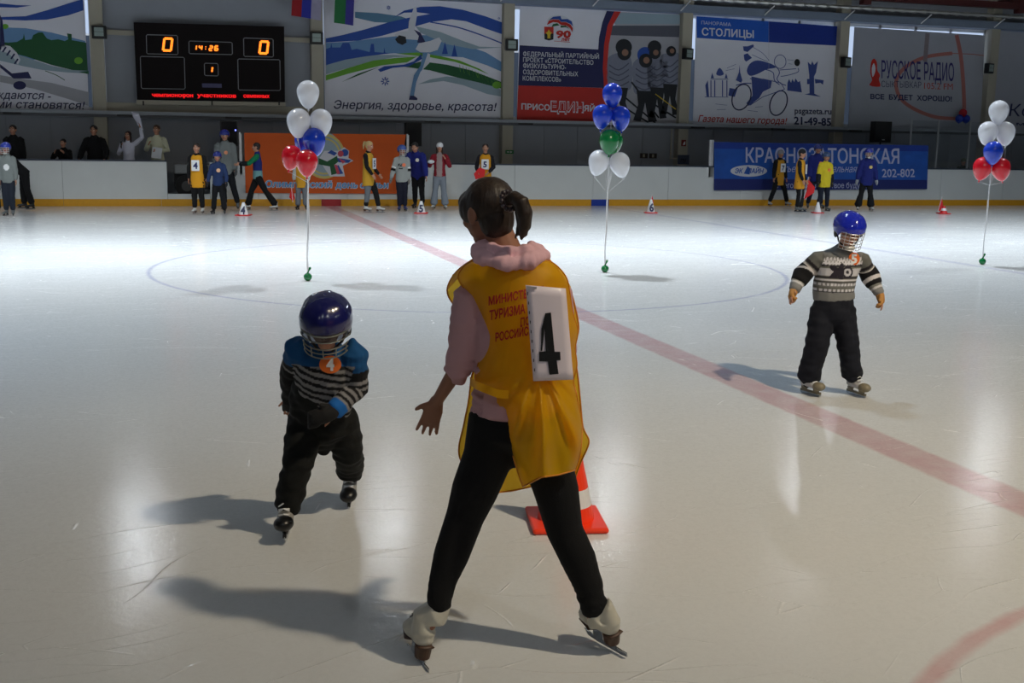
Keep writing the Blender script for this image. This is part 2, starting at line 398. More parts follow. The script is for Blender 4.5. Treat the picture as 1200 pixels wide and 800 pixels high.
# eaves
ez = W(700, 9, WY-.3).z
ev = struct(MB().box(-34, 36, WY-.45, WY+.1, ez-.02, ez+.22).build('trim_4', mat('eaves_blue', (120, 132, 150), .6)))
for x in np.arange(-24, 34, 2.95):
    MB().bar((x, WY-.45, ez+.02), (x+.2, WY-.72, ez+.3), .03).build('bracket', M_white, ev)
# silver insulated pipe under the truss
def pipe():
    mb = MB(); xs = np.arange(-2, 34, .14); pts = [(x, WY-.8, ez+.37) for x in xs]; mb.tube(pts, [.06+.014*((i*7) % 3-1) for i in range(len(xs))], 8)
    return mb.build('heating_pipe', mat('foil', (190, 190, 185), .28, metal=.8, bump=.6, scale=30), None)
tag(pipe(), 'silver foil wrapped pipe running along the wall top above the banners', 'pipe')
# longitudinal roof truss over the stand
tr = empty('roof_truss', (0, WY-1.4, 0)); tz = ez+.62
tag(tr, 'dark red steel roof truss along the far wall', 'truss')
MB().box(-30, 34, -.11, .11, tz-.09, tz+.11).build('bottom_chord', M_steel, tr)
MB().box(-30, 34, -.11, .11, 8.2, 8.4).build('top_chord', M_steel, tr)
for x in COLX:
    MB().box(x-.14, x+.14, -.13, .13, tz-.22, 8.3).build('post', M_steel, tr)
    for s_ in (-1, 1):
        MB().bar((x, 0, tz), (x+s_*2.9, 0, 8.25), .12, .12).build('diagonal', M_steel, tr)
for x in COLX[1:]:
    MB().bar((x, WY-1.4, tz+.2), (x, WY-.2, tz+.2), .14, .2).build('beam_bracket', M_steel, wall_far)
# ------------------------------------------------------------------ rink boards
bd = struct(empty('wall_boards', (0, BY, 0)))
gx0, gx1 = W(196, 210, BY).x, W(246, 210, BY).x
edges = [-26.0, -23.6, -21.2, -18.8, -16.4, -14.0, -11.6, -9.2, -6.8, gx0, gx1, -1.9, .5, 2.9, 5.3, 7.7, 10.1, 12.5, 14.9, 17.3, 19.7, 22.1, 24.5]
M_rubber = mat('rubber_top', (58, 66, 84), .5)
for a, b in zip(edges[:-1], edges[1:]):
    z1 = BH if a != gx0 else .32
    MB().box(a+.004, b-.004, 0, .05, .0, z1).build('board_panel', M_board, bd)
for a, b in ((-26, gx0), (gx1, 24.5)):
    MB().box(a, b, -.02, .09, BH, BH+.035).build('top_rail', M_rubber, bd)
kp = struct(empty('baseboard_far', (0, BY, 0)))
M_kr = mat('kick_red', (165, 30, 40), .4); M_kb = mat('kick_blue', (28, 60, 165), .4)
ks = [(-26, -9.2, M_yellow), (-9.2, -6.8, M_yellow), (-6.8, -4.4, M_yellow), (-4.4, -.22, M_yellow), (-.22, .32, M_kr), (.32, 2.9, M_yellow), (2.9, 5.3, M_yellow), (5.3, 7.65, M_yellow), (7.65, 8.2, M_kb), (8.2, 10.1, M_yellow), (10.1, 12.5, M_yellow), (12.5, 17.3, M_yellow), (17.3, 24.5, M_yellow)]
for a, b, m in ks:
    MB().box(a+.003, b-.003, -.025, -.001, .002, .185).build('kick_panel', m, kp)
# rounded corner at the far right and end boards, near side boards
def arc_boards(cx, cy, r, a0, a1, n=10):
    for k in range(n):
        t0, t1 = a0+(a1-a0)*k/n, a0+(a1-a0)*(k+1)/n
        p = [(cx+r*math.cos(t), cy+r*math.sin(t)) for t in (t0, t1)]; q = [(cx+(r+.05)*math.cos(t), cy+(r+.05)*math.sin(t)) for t in (t0, t1)]
        def prism(za, zb, grow=0):
            pp = [(cx+(r-grow)*math.cos(t), cy+(r-grow)*math.sin(t)) for t in (t0, t1)]
            v = [(*pp[0], za), (*pp[1], za), (*q[1], za), (*q[0], za), (*pp[0], zb), (*pp[1], zb), (*q[1], zb), (*q[0], zb)]
            return MB().add(v, [(0, 3, 2, 1), (4, 5, 6, 7), (0, 1, 5, 4), (1, 2, 6, 5), (2, 3, 7, 6), (3, 0, 4, 7)])
        prism(.0, BH).build('board_panel', M_board, bdc); prism(BH, BH+.035, .02).build('top_rail', M_rubber, bdc); prism(.002, .185, .025).build('kick_panel', M_yellow, bdc)
bdc = struct(empty('wall_corner_boards', (0, 0, 0)))
arc_boards(24.5, BY-8.5, 8.5, math.pi/2, 0, 12)
eb = struct(empty('wall_end_boards', (0, 0, 0)))
for k in range(6):
    MB().box(33.0, 33.05, -10+k*2.8+.004, -10+(k+1)*2.8-.004, 0, BH).build('board_panel', M_board, eb)

# glass stanchions behind the blue banner, right of it
M_glass = bpy.data.materials.new('rink_glass'); M_glass.use_nodes = True
_nt = M_glass.node_tree; _b = _nt.nodes['Principled BSDF']; _b.inputs['Roughness'].default_value = .02; _b.inputs['Base Color'].default_value = (.9, .95, .95, 1)
_tr = _nt.nodes.new('ShaderNodeBsdfTransparent'); _tr.inputs[0].default_value = (.93, .95, .95, 1); _mx = _nt.nodes.new('ShaderNodeMixShader'); _fr = _nt.nodes.new('ShaderNodeFresnel'); _fr.inputs[0].default_value = 1.45
_gl = _nt.nodes.new('ShaderNodeBsdfGlossy'); _gl.inputs['Roughness'].default_value = .03
_nt.links.new(_fr.outputs[0], _mx.inputs[0]); _nt.links.new(_tr.outputs[0], _mx.inputs[1]); _nt.links.new(_gl.outputs[0], _mx.inputs[2]); _nt.links.new(_mx.outputs[0], _nt.nodes['Material Output'].inputs[0])
gt = W(1100, 141, BY+.05).z
gs = empty('glass_screen', (0, BY+.03, BH+.04)); tag(gs, 'clear glass screen on pale posts above the boards at right', 'glass')
gxs = [W(1068, 160, BY).x, W(1099, 170, BY).x, W(1136, 170, BY).x]; gxs += [gxs[-1]+1.45]
for x in gxs: MB().box(x-.025, x+.025, -.01, .03, 0, gt-BH-.03).build('post', M_alu, gs)
for a, b in zip(gxs[:-1], gxs[1:]): MB().box(a+.03, b-.03, .005, .015, 0, gt-BH-.06).build('pane', M_glass, gs)
# white posts holding up the cloth banners
for px, y0, y1, lb in ((283, 155, 192, 'white upright post at the left edge of the orange banner'), (478.5, 157, 192, 'white upright post at the right edge of the orange banner'), (833.5, 164, 194, 'thick white post left of the blue banner')):
    p0, p1 = W(px, y1, BY), W(px, y0, BY); hw = .045 if px != 833.5 else .07
    mb = MB().box(p0.x-hw, p0.x-.008, BY-.0, BY+.06, BH-.3, p1.z)
    if px == 833.5: mb.box(p0.x+.012, p0.x+.05, BY, BY+.05, BH-.3, p1.z)
    else: mb.box(p0.x-.008, p0.x+hw*.4, BY, BY+.04, BH-.3, p1.z-.03)
    tag(mb.build('banner_post', M_white), lb, 'post')

# ------------------------------------------------------------------ wall banners
BNY = WY-.12
def banner(name, quad, label, m, Y=BNY, cat='banner', group=None, hang=True):
    P = [W(p[0], p[1], Y) for p in quad]; c = sum(P, Vector())/4
    v = [(*p[:],) for p in P]+[(p.x, Y+.02, p.z) for p in P]
    o = MB().add(v, [(0, 3, 2, 1), (4, 5, 6, 7), (0, 1, 5, 4), (1, 2, 6, 5), (2, 3, 7, 6), (3, 0, 4, 7)]).build(name, m)
    tag(o, label, cat, group); return o
PR = dict(blue=(32, 74, 160), navy=(28, 32, 84), sky=(104, 146, 190), pale=(150, 170, 182), green=(14, 84, 42), lime=(104, 168, 44), grey=(168, 168, 176), ink=(40, 44, 84), red=(196, 40, 30), white=(212, 214, 222), dark=(22, 26, 34), cyan=(84, 128, 158), brown=(90, 60, 40), yellow=(214, 180, 40), faint=(176, 140, 140))
def pm(k): return mat('print_'+k, PR[k], .6, var=.06, scale=3)
M_vinyl = mat('vinyl_white', (226, 226, 236), .6, var=.05, scale=1.5, bump=.2)
M_vinyl2 = mat('vinyl_grey', (166, 168, 178), .6, var=.1, scale=1.2, bump=.2)
# 1: hockey banner at the left edge
b1 = banner('wall_banner', [(-120, -40), (97.5, -28), (104.5, 132), (-120, 128)], 'banner with blue sweeps, green skyline and hockey stick, leftmost on the wall', M_vinyl)
p = Print(BNY, b1)
p.poly('landscape_print', pm('sky'), [(-120, 20), (3, 32), (30, 33), (60, 38), (100, 48), (102, 70), (0, 70), (-120, 60)], 0, 1)
p.poly('landscape_print', pm('green'), [(-120, 45), (0, 49), (10, 50), (20, 49), (27, 45), (28, 39), (29.5, 47), (37, 46), (39, 41), (45, 38), (50, 38), (55, 45), (60, 47), (68, 46), (76, 48), (80, 46), (78.5, 39), (84, 40), (84, 47), (96, 49), (101, 50), (103, 84), (85, 82), (60, 76), (30, 66), (0, 58), (-120, 50)], 0, 2)
p.poly('landscape_print', pm('pale'), [(-120, 55), (0, 58), (30, 67), (60, 77), (85, 82), (103, 83), (103, 81), (103, 86), (80, 85), (50, 82), (25, 77), (0, 71), (-120, 62)], 0, 3)
p.poly('landscape_print', pm('grey'), [(0, 88), (30, 93), (60, 97), (104, 108), (104, 124), (80, 116), (40, 104), (0, 96)], 0, 3)
p.poly('sweep_print', pm('blue'), [(-120, 26), (2, 20), (30, 19), (55, 12), (80, 4), (97, -1), (98, 12), (80, 18), (55, 23), (30, 24), (2, 23), (-120, 32)], 0, 4)
p.poly('sweep_print', pm('blue'), [(-120, 4), (0, 4), (20, 6), (37, 6.5), (20, 9), (0, 8.5), (-120, 10)], 0, 4)
p.poly('sweep_print', pm('green'), [(92, 84), (104, 83), (104, 87)], 0, 4)
p.line('sweep_print', pm('green'), [(53, 83), (66, 88), (76, 94)], .8, 3, 4)
p.ell('sweep_print', pm('lime'), (92, 71), 5, 4, 3); p.ell('sweep_print', pm('lime'), (6, 31), 4, 3, 3)
p.poly('stick_print', pm('navy'), [(0, 17), (3, 24), (5, 45), (6, 58), (0, 58)], 0, 5)
p.poly('stick_print', pm('navy'), [(0, 75), (14, 86), (33, 84), (37, 92), (16, 92), (0, 79)], 0, 5)
p.poly('stick_print', pm('white'), [(2, 52), (12, 54), (20, 62), (24, 70), (21, 76), (16, 68), (9, 62), (1, 60)], 0, 5)
for q in ((7, 55), (12, 59), (17, 63), (21, 69)): p.line('stick_print', pm('navy'), [q, (q[0]-4, q[1]+6)], 2, 0, 6)
p.ell('puck_print', pm('navy'), (23, 100), 7.5, 5, 5)
p.text('lettering', pm('ink'), 'рождаются -', (-22, 115.3), (59, 116.5), 9, .01, .2, 6)
p.text('lettering', pm('ink'), 'ими становятся!', (-13, 126), (98, 128), 9, .01, .2, 6)
p.done()
# 2: skater banner
b2 = banner('wall_banner', [(378.5, -6), (590, 3), (589, 138.5), (381, 134)], 'banner with a figure skater and blue green waves, right of the scoreboard', M_vinyl)
p = Print(BNY, b2)
def bx2(pts): return [(370+a/5.217, b/5.217) for a, b in pts]
S2 = lambda n, k, pts, lift=1, sm=0: p.poly(n, pm(k), bx2(pts), sm, lift)
S2('landscape_print', 'sky', [(62, 262), (200, 255), (380, 232), (560, 215), (700, 215), (900, 270), (1040, 320), (1147, 385), (1146, 442), (1050, 400), (900, 350), (700, 340), (480, 325), (300, 340), (180, 360), (62, 400)], 1)
S2('landscape_print', 'pale', [(62, 400), (180, 360), (350, 335), (480, 335), (600, 345), (480, 350), (300, 385), (62, 455)], 2)
S2('landscape_print', 'blue', [(62, 300), (90, 290), (95, 262), (100, 290), (150, 290), (165, 262), (205, 262), (220, 305), (250, 298), (330, 318), (338, 268), (355, 268), (360, 318), (415, 322), (420, 290), (425, 322), (455, 326), (300, 345), (180, 365), (62, 398)], 3)
S2('landscape_print', 'lime', [(62, 460), (200, 415), (350, 370), (480, 355), (620, 345), (560, 380), (400, 400), (200, 450), (62, 492)], 3)
S2('landscape_print', 'lime', [(490, 328), (620, 320), (760, 342), (880, 370), (1000, 420), (1060, 455), (950, 410), (850, 378), (700, 350)], 4)
S2('landscape_print', 'green', [(520, 405), (650, 375), (800, 395), (950, 430), (1147, 505), (1147, 545), (1000, 505), (850, 470), (700, 430)], 4)
S2('landscape_print', 'pale', [(625, 515), (700, 485), (800, 467), (930, 480), (1050, 515), (1147, 552), (1147, 592), (1050, 575), (900, 520), (780, 495)], 2)
S2('landscape_print', 'pale', [(610, 160), (760, 195), (900, 250), (1000, 285), (1147, 290), (960, 300), (800, 270), (640, 200)], 3)
S2('landscape_print', 'cyan', [(240, 72), (380, 80), (520, 100), (560, 115), (470, 140), (360, 135), (240, 108)], 2)
S2('landscape_print', 'green', [(160, 500), (260, 450), (390, 408), (260, 462)], 3)
for tx, ty in ((790, 330), (848, 345)):
    S2('landscape_print', 'blue', [(tx-18, ty), (tx, ty-75), (tx+18, ty)], 4)
for k in range(14):
    p.line('landscape_print', pm('lime'), bx2([(880+k*19, 395+k*8), (884+k*19+(k % 3)*6, 440+k*7)]), .5, 0, 4)
S2('sweep_print', 'blue', [(62, 235), (160, 215), (300, 180), (450, 135), (560, 110), (700, 85), (620, 75), (540, 78), (470, 110), (540, 65), (640, 42), (760, 38), (900, 60), (1040, 100), (1147, 140), (1147, 212), (1040, 175), (920, 130), (830, 118), (700, 135), (560, 175), (400, 220), (260, 248), (62, 260)], 5)
p.line('sweep_print', pm('blue'), bx2([(700, 135), (860, 165), (1000, 210), (1147, 268)]), 1.4, 4, 5)
S2('skater_print', 'white', [(565, 190), (570, 130), (600, 45), (615, 40), (620, 90), (605, 180), (640, 200), (625, 245), (560, 240), (500, 225), (480, 215), (500, 195)], 6)
S2('skater_print', 'dark', [(485, 240), (510, 215), (550, 225), (555, 260), (530, 275), (500, 262)], 7)
S2('skater_print', 'navy', [(600, 180), (640, 200), (675, 265), (620, 260), (630, 220)], 7)
S2('skater_print', 'white', [(630, 265), (700, 250), (755, 228), (770, 250), (745, 305), (700, 320), (640, 320), (610, 300)], 8)
S2('skater_print', 'blue', [(645, 330), (600, 375), (540, 395), (420, 405), (380, 425), (395, 440), (470, 415), (570, 405), (650, 360)], 8)
S2('skater_print', 'sky', [(655, 325), (700, 325), (690, 380), (640, 440), (615, 500), (600, 590), (575, 585), (600, 460), (640, 400)], 9)
S2('skater_print', 'white', [(685, 325), (700, 330), (695, 385), (650, 430), (670, 370)], 10)
S2('skater_print', 'navy', [(575, 585), (600, 585), (622, 600), (620, 612), (570, 610)], 10)
for cx, cy, r in ((424, 497, 5), (445, 47, 2.5), (1120, 112, 1.5)):
    c0 = bx2([(cx, cy)])[0]
    for k in range(8):
        a = k*math.pi/4; p.line('snowflake_print', pm('blue'), [(c0[0]+r*.3*math.cos(a), c0[1]+r*.3*math.sin(a)), (c0[0]+r*math.cos(a), c0[1]+r*math.sin(a))], r*.24, 0, 6)
p.text('lettering', pm('ink'), 'Энергия, здоровье, красота!', (390.5, 127.3), (580.5, 130), 9.6, .012, .2, 6)
p.ell('landscape_print', pm('lime'), bx2([(1108, 520)])[0], 5.5, 4.2, 6)
p.done()
# 3: party banner
b3 = banner('wall_banner', [(609.5, 7), (797, 17), (793.5, 144), (605.5, 140.5)], 'banner in white, navy and red with lettering and a photo of young hockey players', M_vinyl)
p = Print(BNY, b3)
def c4(pts): return [(580+a/5, b/5) for a, b in pts]
S4 = lambda n, k, pts, lift=1, sm=0: p.poly(n, pm(k), c4(pts), sm, lift)
S4('navy_field', 'navy', [(145, 265), (605, 290), (640, 300), (650, 515), (632, 515), (136, 500)], 1)
S4('red_field', 'red', [(136, 500), (650, 516), (760, 520), (760, 720), (128, 702)], 1)
S4('photo_print', 'grey', [(735, 70), (1085, 86), (1065, 725), (720, 720), (640, 500), (660, 250)], 2)
S4('photo_print', 'pale', [(700, 110), (735, 75), (1085, 86), (1082, 140), (700, 140)], 3)
p.poly('photo_print', mat('print_dusk', (86, 88, 100), .6), c4([(690, 150), (1082, 150), (1079, 218), (672, 206)]), 0, 3)
S4('ribbon_print', 'navy', [(655, 64), (700, 66), (660, 150), (640, 260), (640, 400), (648, 520), (630, 520), (605, 290), (610, 220), (630, 130)], 4)
S4('ribbon_print', 'red', [(700, 66), (738, 68), (690, 150), (668, 260), (658, 380), (662, 520), (640, 520), (632, 400), (640, 260), (660, 150)], 5)
M_jer = mat('print_jersey', (128, 132, 150), .6); M_jer2 = mat('print_jersey_shadow', (84, 88, 108), .6)
for (hx, hy, hr, col, bx_, by_, sc_) in ((755, 290, 48, 'dark', 725, 420, 1.0), (935, 290, 40, 'dark', 950, 420, .8), (1030, 280, 34, 'grey', 1025, 400, .8), (880, 335, 46, 'blue', 880, 440, 1.0)):
    p.poly('players_print', M_jer, c4([(bx_-70*sc_, by_-70), (bx_, by_-110*sc_), (bx_+70*sc_, by_-80), (bx_+80*sc_, by_+50), (bx_+55*sc_, by_+110), (bx_-55*sc_, by_+110), (bx_-70*sc_, by_+40)]), 4, 5)
    for k in range(4): p.line('players_print', M_jer2, c4([(bx_-55*sc_, by_-40+k*35), (bx_, by_-10+k*32), (bx_+60*sc_, by_-50+k*36)]), 1.3, 3, 6)
    p.poly('players_print', pm('dark'), c4([(bx_-50*sc_, by_+90), (bx_+55*sc_, by_+95), (bx_+40*sc_, by_+180), (bx_+70*sc_, by_+270), (bx_+20*sc_, by_+275), (bx_, by_+160), (bx_-25*sc_, by_+270), (bx_-70*sc_, by_+265), (bx_-40*sc_, by_+170)]), 0, 6)
    p.ell('players_print', pm(col), c4([(hx, hy-14)])[0], hr/5, hr/5, 7)
    p.ell('players_print', pm('dark'), c4([(hx+3, hy+20)])[0], hr/5*.85, hr/5*.9, 8); p.ell('players_print', mat('print_face', (150, 112, 92), .6), c4([(hx+8, hy+18)])[0], hr/5*.4, hr/5*.42, 9)
for a, b in (((800, 480), (960, 690)), ((750, 560), (940, 720)), ((850, 560), (1060, 690)), ((760, 630), (900, 718))): p.line('sticks_print', pm('dark'), c4([a, b]), 2, 0, 10)
p.line('sticks_print', pm('yellow'), c4([(940, 550), (1060, 640)]), 1, 0, 10)
p.text('lettering', pm('white'), 'ФЕДЕРАЛЬНЫЙ ПАРТИЙНЫЙ', c4([(165, 328)])[0], c4([(610, 345)])[0], 5.2, .01, 0, 4)
p.text('lettering', pm('white'), 'ПРОЕКТ «СТРОИТЕЛЬСТВО', c4([(165, 362)])[0], c4([(577, 380)])[0], 5.2, .01, 0, 4)
p.text('lettering', pm('white'), 'ФИЗКУЛЬТУРНО-', c4([(165, 397)])[0], c4([(416, 407)])[0], 5.2, .01, 0, 4)
p.text('lettering', pm('white'), 'ОЗДОРОВИТЕЛЬНЫХ', c4([(165, 434)])[0], c4([(487, 447)])[0], 5.2, .01, 0, 4)
p.text('lettering', pm('white'), 'КОМПЛЕКСОВ»', c4([(163, 471)])[0], c4([(388, 479)])[0], 5.2, .01, 0, 4)
p.text('lettering', pm('white'), 'ПРИСО', c4([(155, 640)])[0], c4([(322, 647)])[0], 6.6, .035, 0, 4)
p.text('lettering', pm('white'), 'ЕДИН', c4([(326, 652)])[0], c4([(520, 660)])[0], 11.5, .05, 0, 4)
p.text('lettering', pm('red'), 'ЕДИН', c4([(332, 648)])[0], c4([(514, 655)])[0], 10.3, .0, 0, 5)
p.text('lettering', pm('white'), 'ЯЙСЯ', c4([(522, 650)])[0], c4([(650, 655)])[0], 6.6, .035, 0, 4)
e9 = lambda pts: [(620+a/16, 10+b/16) for a, b in pts]
p.poly('emblem_print', pm('white'), e9([(340, 300), (380, 160), (560, 125), (720, 170), (830, 280), (830, 440), (760, 420), (600, 320), (420, 360)]), 4, 4)
p.poly('emblem_print', pm('blue'), e9([(370, 215), (450, 155), (590, 140), (610, 200), (720, 195), (800, 240), (825, 340), (780, 290), (690, 250), (600, 250), (560, 205), (450, 200)]), 0, 5)
p.poly('emblem_print', pm('red'), e9([(335, 305), (370, 225), (450, 205), (560, 210), (600, 255), (690, 255), (780, 300), (822, 370), (810, 440), (770, 370), (700, 320), (600, 310), (540, 265), (450, 255)]), 0, 6)
p.poly('emblem_print', pm('green'), e9([(420, 350), (450, 290), (530, 275), (570, 315), (480, 330)]), 0, 6); p.poly('emblem_print', pm('green'), e9([(590, 320), (690, 320), (760, 380), (690, 350), (590, 360)]), 0, 6)
p.poly('emblem_print', pm('red'), e9([(285, 340), (460, 345), (460, 470), (285, 470)]), 0, 5); p.poly('emblem_print', pm('dark'), e9([(285, 470), (460, 470), (455, 580), (370, 600), (288, 575)]), 0, 5)
p.poly('emblem_print', pm('yellow'), e9([(370, 390), (400, 440), (430, 450), (400, 490), (400, 560), (345, 560), (345, 490), (310, 450), (345, 440)]), 0, 6)
p.text('emblem_print', pm('red'), '90', e9([(500, 545)])[0], e9([(785, 545)])[0], 8, .06, .05, 6)
p.text('emblem_print', pm('red'), 'лет', e9([(605, 605)])[0], e9([(770, 608)])[0], 4, .05, 0, 6)
p.line('emblem_print', pm('red'), e9([(470, 610), (770, 632)]), .5, 0, 6)
p.done()
# 4: newspaper banner
b4 = banner('wall_banner', [(816, 19), (985.5, 31), (978.5, 151), (812, 146.5)], 'banner with blue header and a blue drawing of a cyclist', M_vinyl)
p = Print(BNY, b4)
c5 = lambda pts: [(780+a/5, b/5) for a, b in pts]
c6_ = lambda pts: [(810+a/6.667, 40+b/6.667) for a, b in pts]
p.poly('header_print', mat('print_header', (24, 88, 190), .6), c5([(181, 95), (605, 125), (605, 248), (183, 222)]), 0, 1)
p.poly('header_print', mat('print_header_dark', (14, 48, 140), .6), c5([(605, 125), (1027, 155), (1020, 268), (605, 248)]), 0, 1)
p.text('lettering', pm('white'), 'ПАНОРАМА', c5([(210, 142)])[0], c5([(383, 154)])[0], 4, .0, 0, 3)
p.text('lettering', pm('white'), 'СТОЛИЦЫ', c5([(212, 206)])[0], c5([(517, 222)])[0], 8.4, .03, 0, 3)
M_draw = mat('print_drawing', (62, 80, 150), .6)
# cyclist drawing, generic
def C(n, k, pts, sm=0, lift=3): p.poly(n, k, c6_(pts), sm, lift)
def Cl(pts, wd=.8, k=M_draw, sm=3): p.line('cyclist_print', k, c6_(pts), wd, sm, 5)
p.ring('cyclist_print', pm('ink'), c6_([(393, 492)])[0], 10.5, 15.5, 1.5, 4, .35); p.ring('cyclist_print', pm('ink'), c6_([(682, 538)])[0], 9.5, 15, 1.5, 4, .35)
C('cyclist_print', M_draw, [(435, 285), (460, 230), (520, 205), (620, 230), (660, 260), (590, 275), (520, 310), (460, 325)], 4)
C('cyclist_print', M_draw, [(470, 330), (540, 345), (630, 365), (620, 420), (560, 450), (530, 500), (450, 560), (430, 540), (480, 480)], 0)
C('cyclist_print', M_draw, [(405, 95), (440, 95), (485, 80), (490, 95), (440, 140), (410, 130)], 0); C('cyclist_print', M_draw, [(410, 160), (440, 150), (475, 185), (430, 215), (415, 200)], 0)
Cl([(590, 265), (660, 255), (690, 300), (670, 350), (700, 385), (740, 400)], 1.0); Cl([(580, 275), (640, 300), (650, 360), (690, 395)], 1.0)
Cl([(690, 280), (760, 275), (820, 270)], .8); Cl([(700, 330), (760, 320), (835, 295), (835, 265)], .8)
p.ring('cyclist_print', M_draw, c6_([(695, 215)])[0], 6.8, 8, .8, 5)
p.ell('cyclist_print', pm('dark'), c6_([(828, 222)])[0], 3.3, 4.2, 5)
Cl([(460, 555), (560, 490), (730, 430)], .8, sm=0); Cl([(480, 100), (560, 150), (610, 210)], .5); Cl([(475, 160), (540, 190), (600, 215)], .5)
Cl([(460, 345), (490, 380), (480, 540)], .9); Cl([(560, 350), (700, 380), (730, 430)], .8, sm=0); Cl([(350, 400), (410, 385), (470, 385)], 1.2)
for a, b in (((280, 265), (350, 235)), ((270, 285), (340, 270)), ((190, 545), (280, 555)), ((200, 590), (270, 588)), ((440, 595), (520, 605)), ((500, 570), (560, 565)), ((750, 200), (800, 203)), ((760, 230), (790, 235))): Cl([a, b], .4, sm=0)
C('skyline_print', M_draw, [(120, 490), (110, 400), (130, 360), (140, 490)], 0); 
for q in (150, 180, 240, 275): C('skyline_print', M_draw, [(q, 488), (q, 360), (q+8, 360), (q+8, 488)], 0)
C('skyline_print', M_draw, [(195, 310), (222, 262), (255, 310), (222, 325)], 3); C('skyline_print', M_draw, [(152, 345), (165, 300), (178, 345)], 0); C('skyline_print', M_draw, [(262, 345), (273, 305), (285, 345)], 0)
Cl([(105, 490), (290, 492)], .6, sm=0); Cl([(150, 352), (290, 352)], .7, sm=0); C('skyline_print', M_draw, [(290, 480), (300, 420), (350, 430), (370, 400), (340, 490)], 0)
C('skyline_print', M_draw, [(350, 360), (372, 300), (378, 240), (383, 300), (400, 360), (390, 380)], 0)
C('skyline_print', M_draw, [(750, 440), (752, 380), (765, 350), (780, 380), (790, 350), (805, 375), (815, 345), (835, 375), (850, 365), (865, 455)], 0)
C('skyline_print', M_draw, [(910, 215), (935, 240), (945, 210), (960, 240), (990, 210), (975, 300), (960, 330), (962, 465), (1015, 490), (885, 470), (925, 462), (922, 320)], 0)
C('skyline_print', M_draw, [(905, 350), (925, 350), (925, 390), (905, 390)], 0); C('skyline_print', M_draw, [(965, 350), (1035, 360), (1030, 395), (1010, 380), (970, 385)], 0)
p.text('lettering', mat('print_red_dark', (176, 30, 30), .6), 'Газета нашего города!', c5([(190, 712)])[0], c5([(705, 727)])[0], 7.2, .02, .25, 4)
p.text('lettering', pm('grey'), 'psgazeta.ru', c5([(755, 665)])[0], c5([(973, 670)])[0], 7, .05, 0, 3); p.text('lettering', pm('ink'), 'psgazeta.ru', c5([(757, 664)])[0], c5([(971, 669)])[0], 6.6, .01, 0, 4)
p.text('lettering', pm('ink'), '21-49-85', c5([(752, 727)])[0], c5([(970, 737)])[0], 8.8, .035, 0, 4)
p.line('seam', pm('grey'), c5([(605, 125), (605, 745)]), .25, 0, 6)
p.done()
# 5: radio banner
b5 = banner('wall_banner', [(1001.5, 31.5), (1154, 41.5), (1149, 155.5), (994, 151.5)], 'pale banner with a radio station name and red ring', M_vinyl2)
p = Print(BNY, b5)
c6 = lambda pts: [(960+a/5, b/5) for a, b in pts]
M_fr = mat('print_faint_red', (178, 112, 104), .6)
p.line('ring_print', M_fr, c6([(780, 312), (640, 330), (540, 370), (470, 430), (450, 500), (480, 580), (560, 640), (680, 685), (800, 695)]), 4.2, 5, 1)
p.line('ring_print', M_fr, c6([(805, 205), (830, 330), (845, 500), (850, 640)]), 4.5, 4, 1); p.line('ring_print', mat('print_faint_brown', (140, 128, 132), .6), c6([(635, 195), (620, 360)]), 5, 0, 1)
p.line('ring_print', M_fr, c6([(780, 312), (900, 318), (965, 325)]), 1, 0, 1)
p.poly('emblem_print', pm('red'), c6([(295, 500), (310, 470), (300, 430), (303, 370), (320, 343), (338, 365), (340, 410), (356, 440), (350, 465), (357, 507)]), 3, 3)
p.poly('emblem_print', pm('white'), c6([(312, 450), (308, 400), (320, 370), (330, 400), (325, 430)]), 3, 4)
p.text('lettering', mat('print_violet', (52, 44, 108), .6), 'РУССКОЕ РАДИО', c6([(365, 457)])[0], c6([(790, 474)])[0], 20, .01, 0, 4)
p.text('lettering', pm('ink'), 'СЫКТЫВКАР', c6([(365, 510)])[0], c6([(598, 516)])[0], 7.2, -.01, 0, 4)
p.text('lettering', mat('print_rust', (186, 80, 70), .6), '105.2 FM', c6([(615, 520)])[0], c6([(783, 526)])[0], 7.4, 0, 0, 4)
p.text('lettering', pm('ink'), 'ВСЕ  БУДЕТ  ХОРОШО!', c6([(300, 579)])[0], c6([(778, 594)])[0], 5.6, .04, 0, 4)
p.done()
# 6: banner at the right edge
b6 = banner('wall_banner', [(1167, 35.5), (1290, 45), (1290, 160), (1163.5, 156)], 'grey banner with black lettering starting at the right edge of the wall', M_vinyl2)
p = Print(BNY, b6); p.text('lettering', pm('ink'), 'Комфорт', c6([(1112, 680)])[0], c6([(1600, 692)])[0], 14, .0, .15, 3); p.text('lettering', pm('ink'), 'мебель', c6([(1155, 733)])[0], c6([(1420, 742)])[0], 3.6, .02, 0, 3); p.done()

# flags hanging at the top left
def flag(px, strips, label):
    x0 = px; f = empty('flag', W(px, 0, WY-.9)); tag(f, label, 'flag')
    for xa, xb, yb0, yb1, mm in strips:
        P = []; n = 6
        for i in range(n+1):
            for j in range(2):
                t = i/n; yy = -30+(yb0 if j == 0 else yb1)*t+30*t
                xx = (xa if j == 0 else xb)+(1-t)*2.5
                q = W(xx, yy, WY-.9)-f.location; q.y += .04*math.sin(xx*.35+t*2); P.append(q)
        mb = MB().add(P, [(2*i, 2*i+1, 2*i+3, 2*i+2) for i in range(n)]); o = mb.build('flag_stripe', mm, f)
        s_ = o.modifiers.new('s', 'SOLIDIFY'); s_.thickness = .006
flag(342, [(341.5, 353, 18, 20, mat('flag_red', (150, 20, 30), .8)), (353, 364, 20, 22, mat('flag_blue', (36, 44, 150), .8)), (364, 376, 22, 24, mat('flag_white', (150, 146, 170), .8))], 'hanging flag in red, blue and white, left of the other flag')
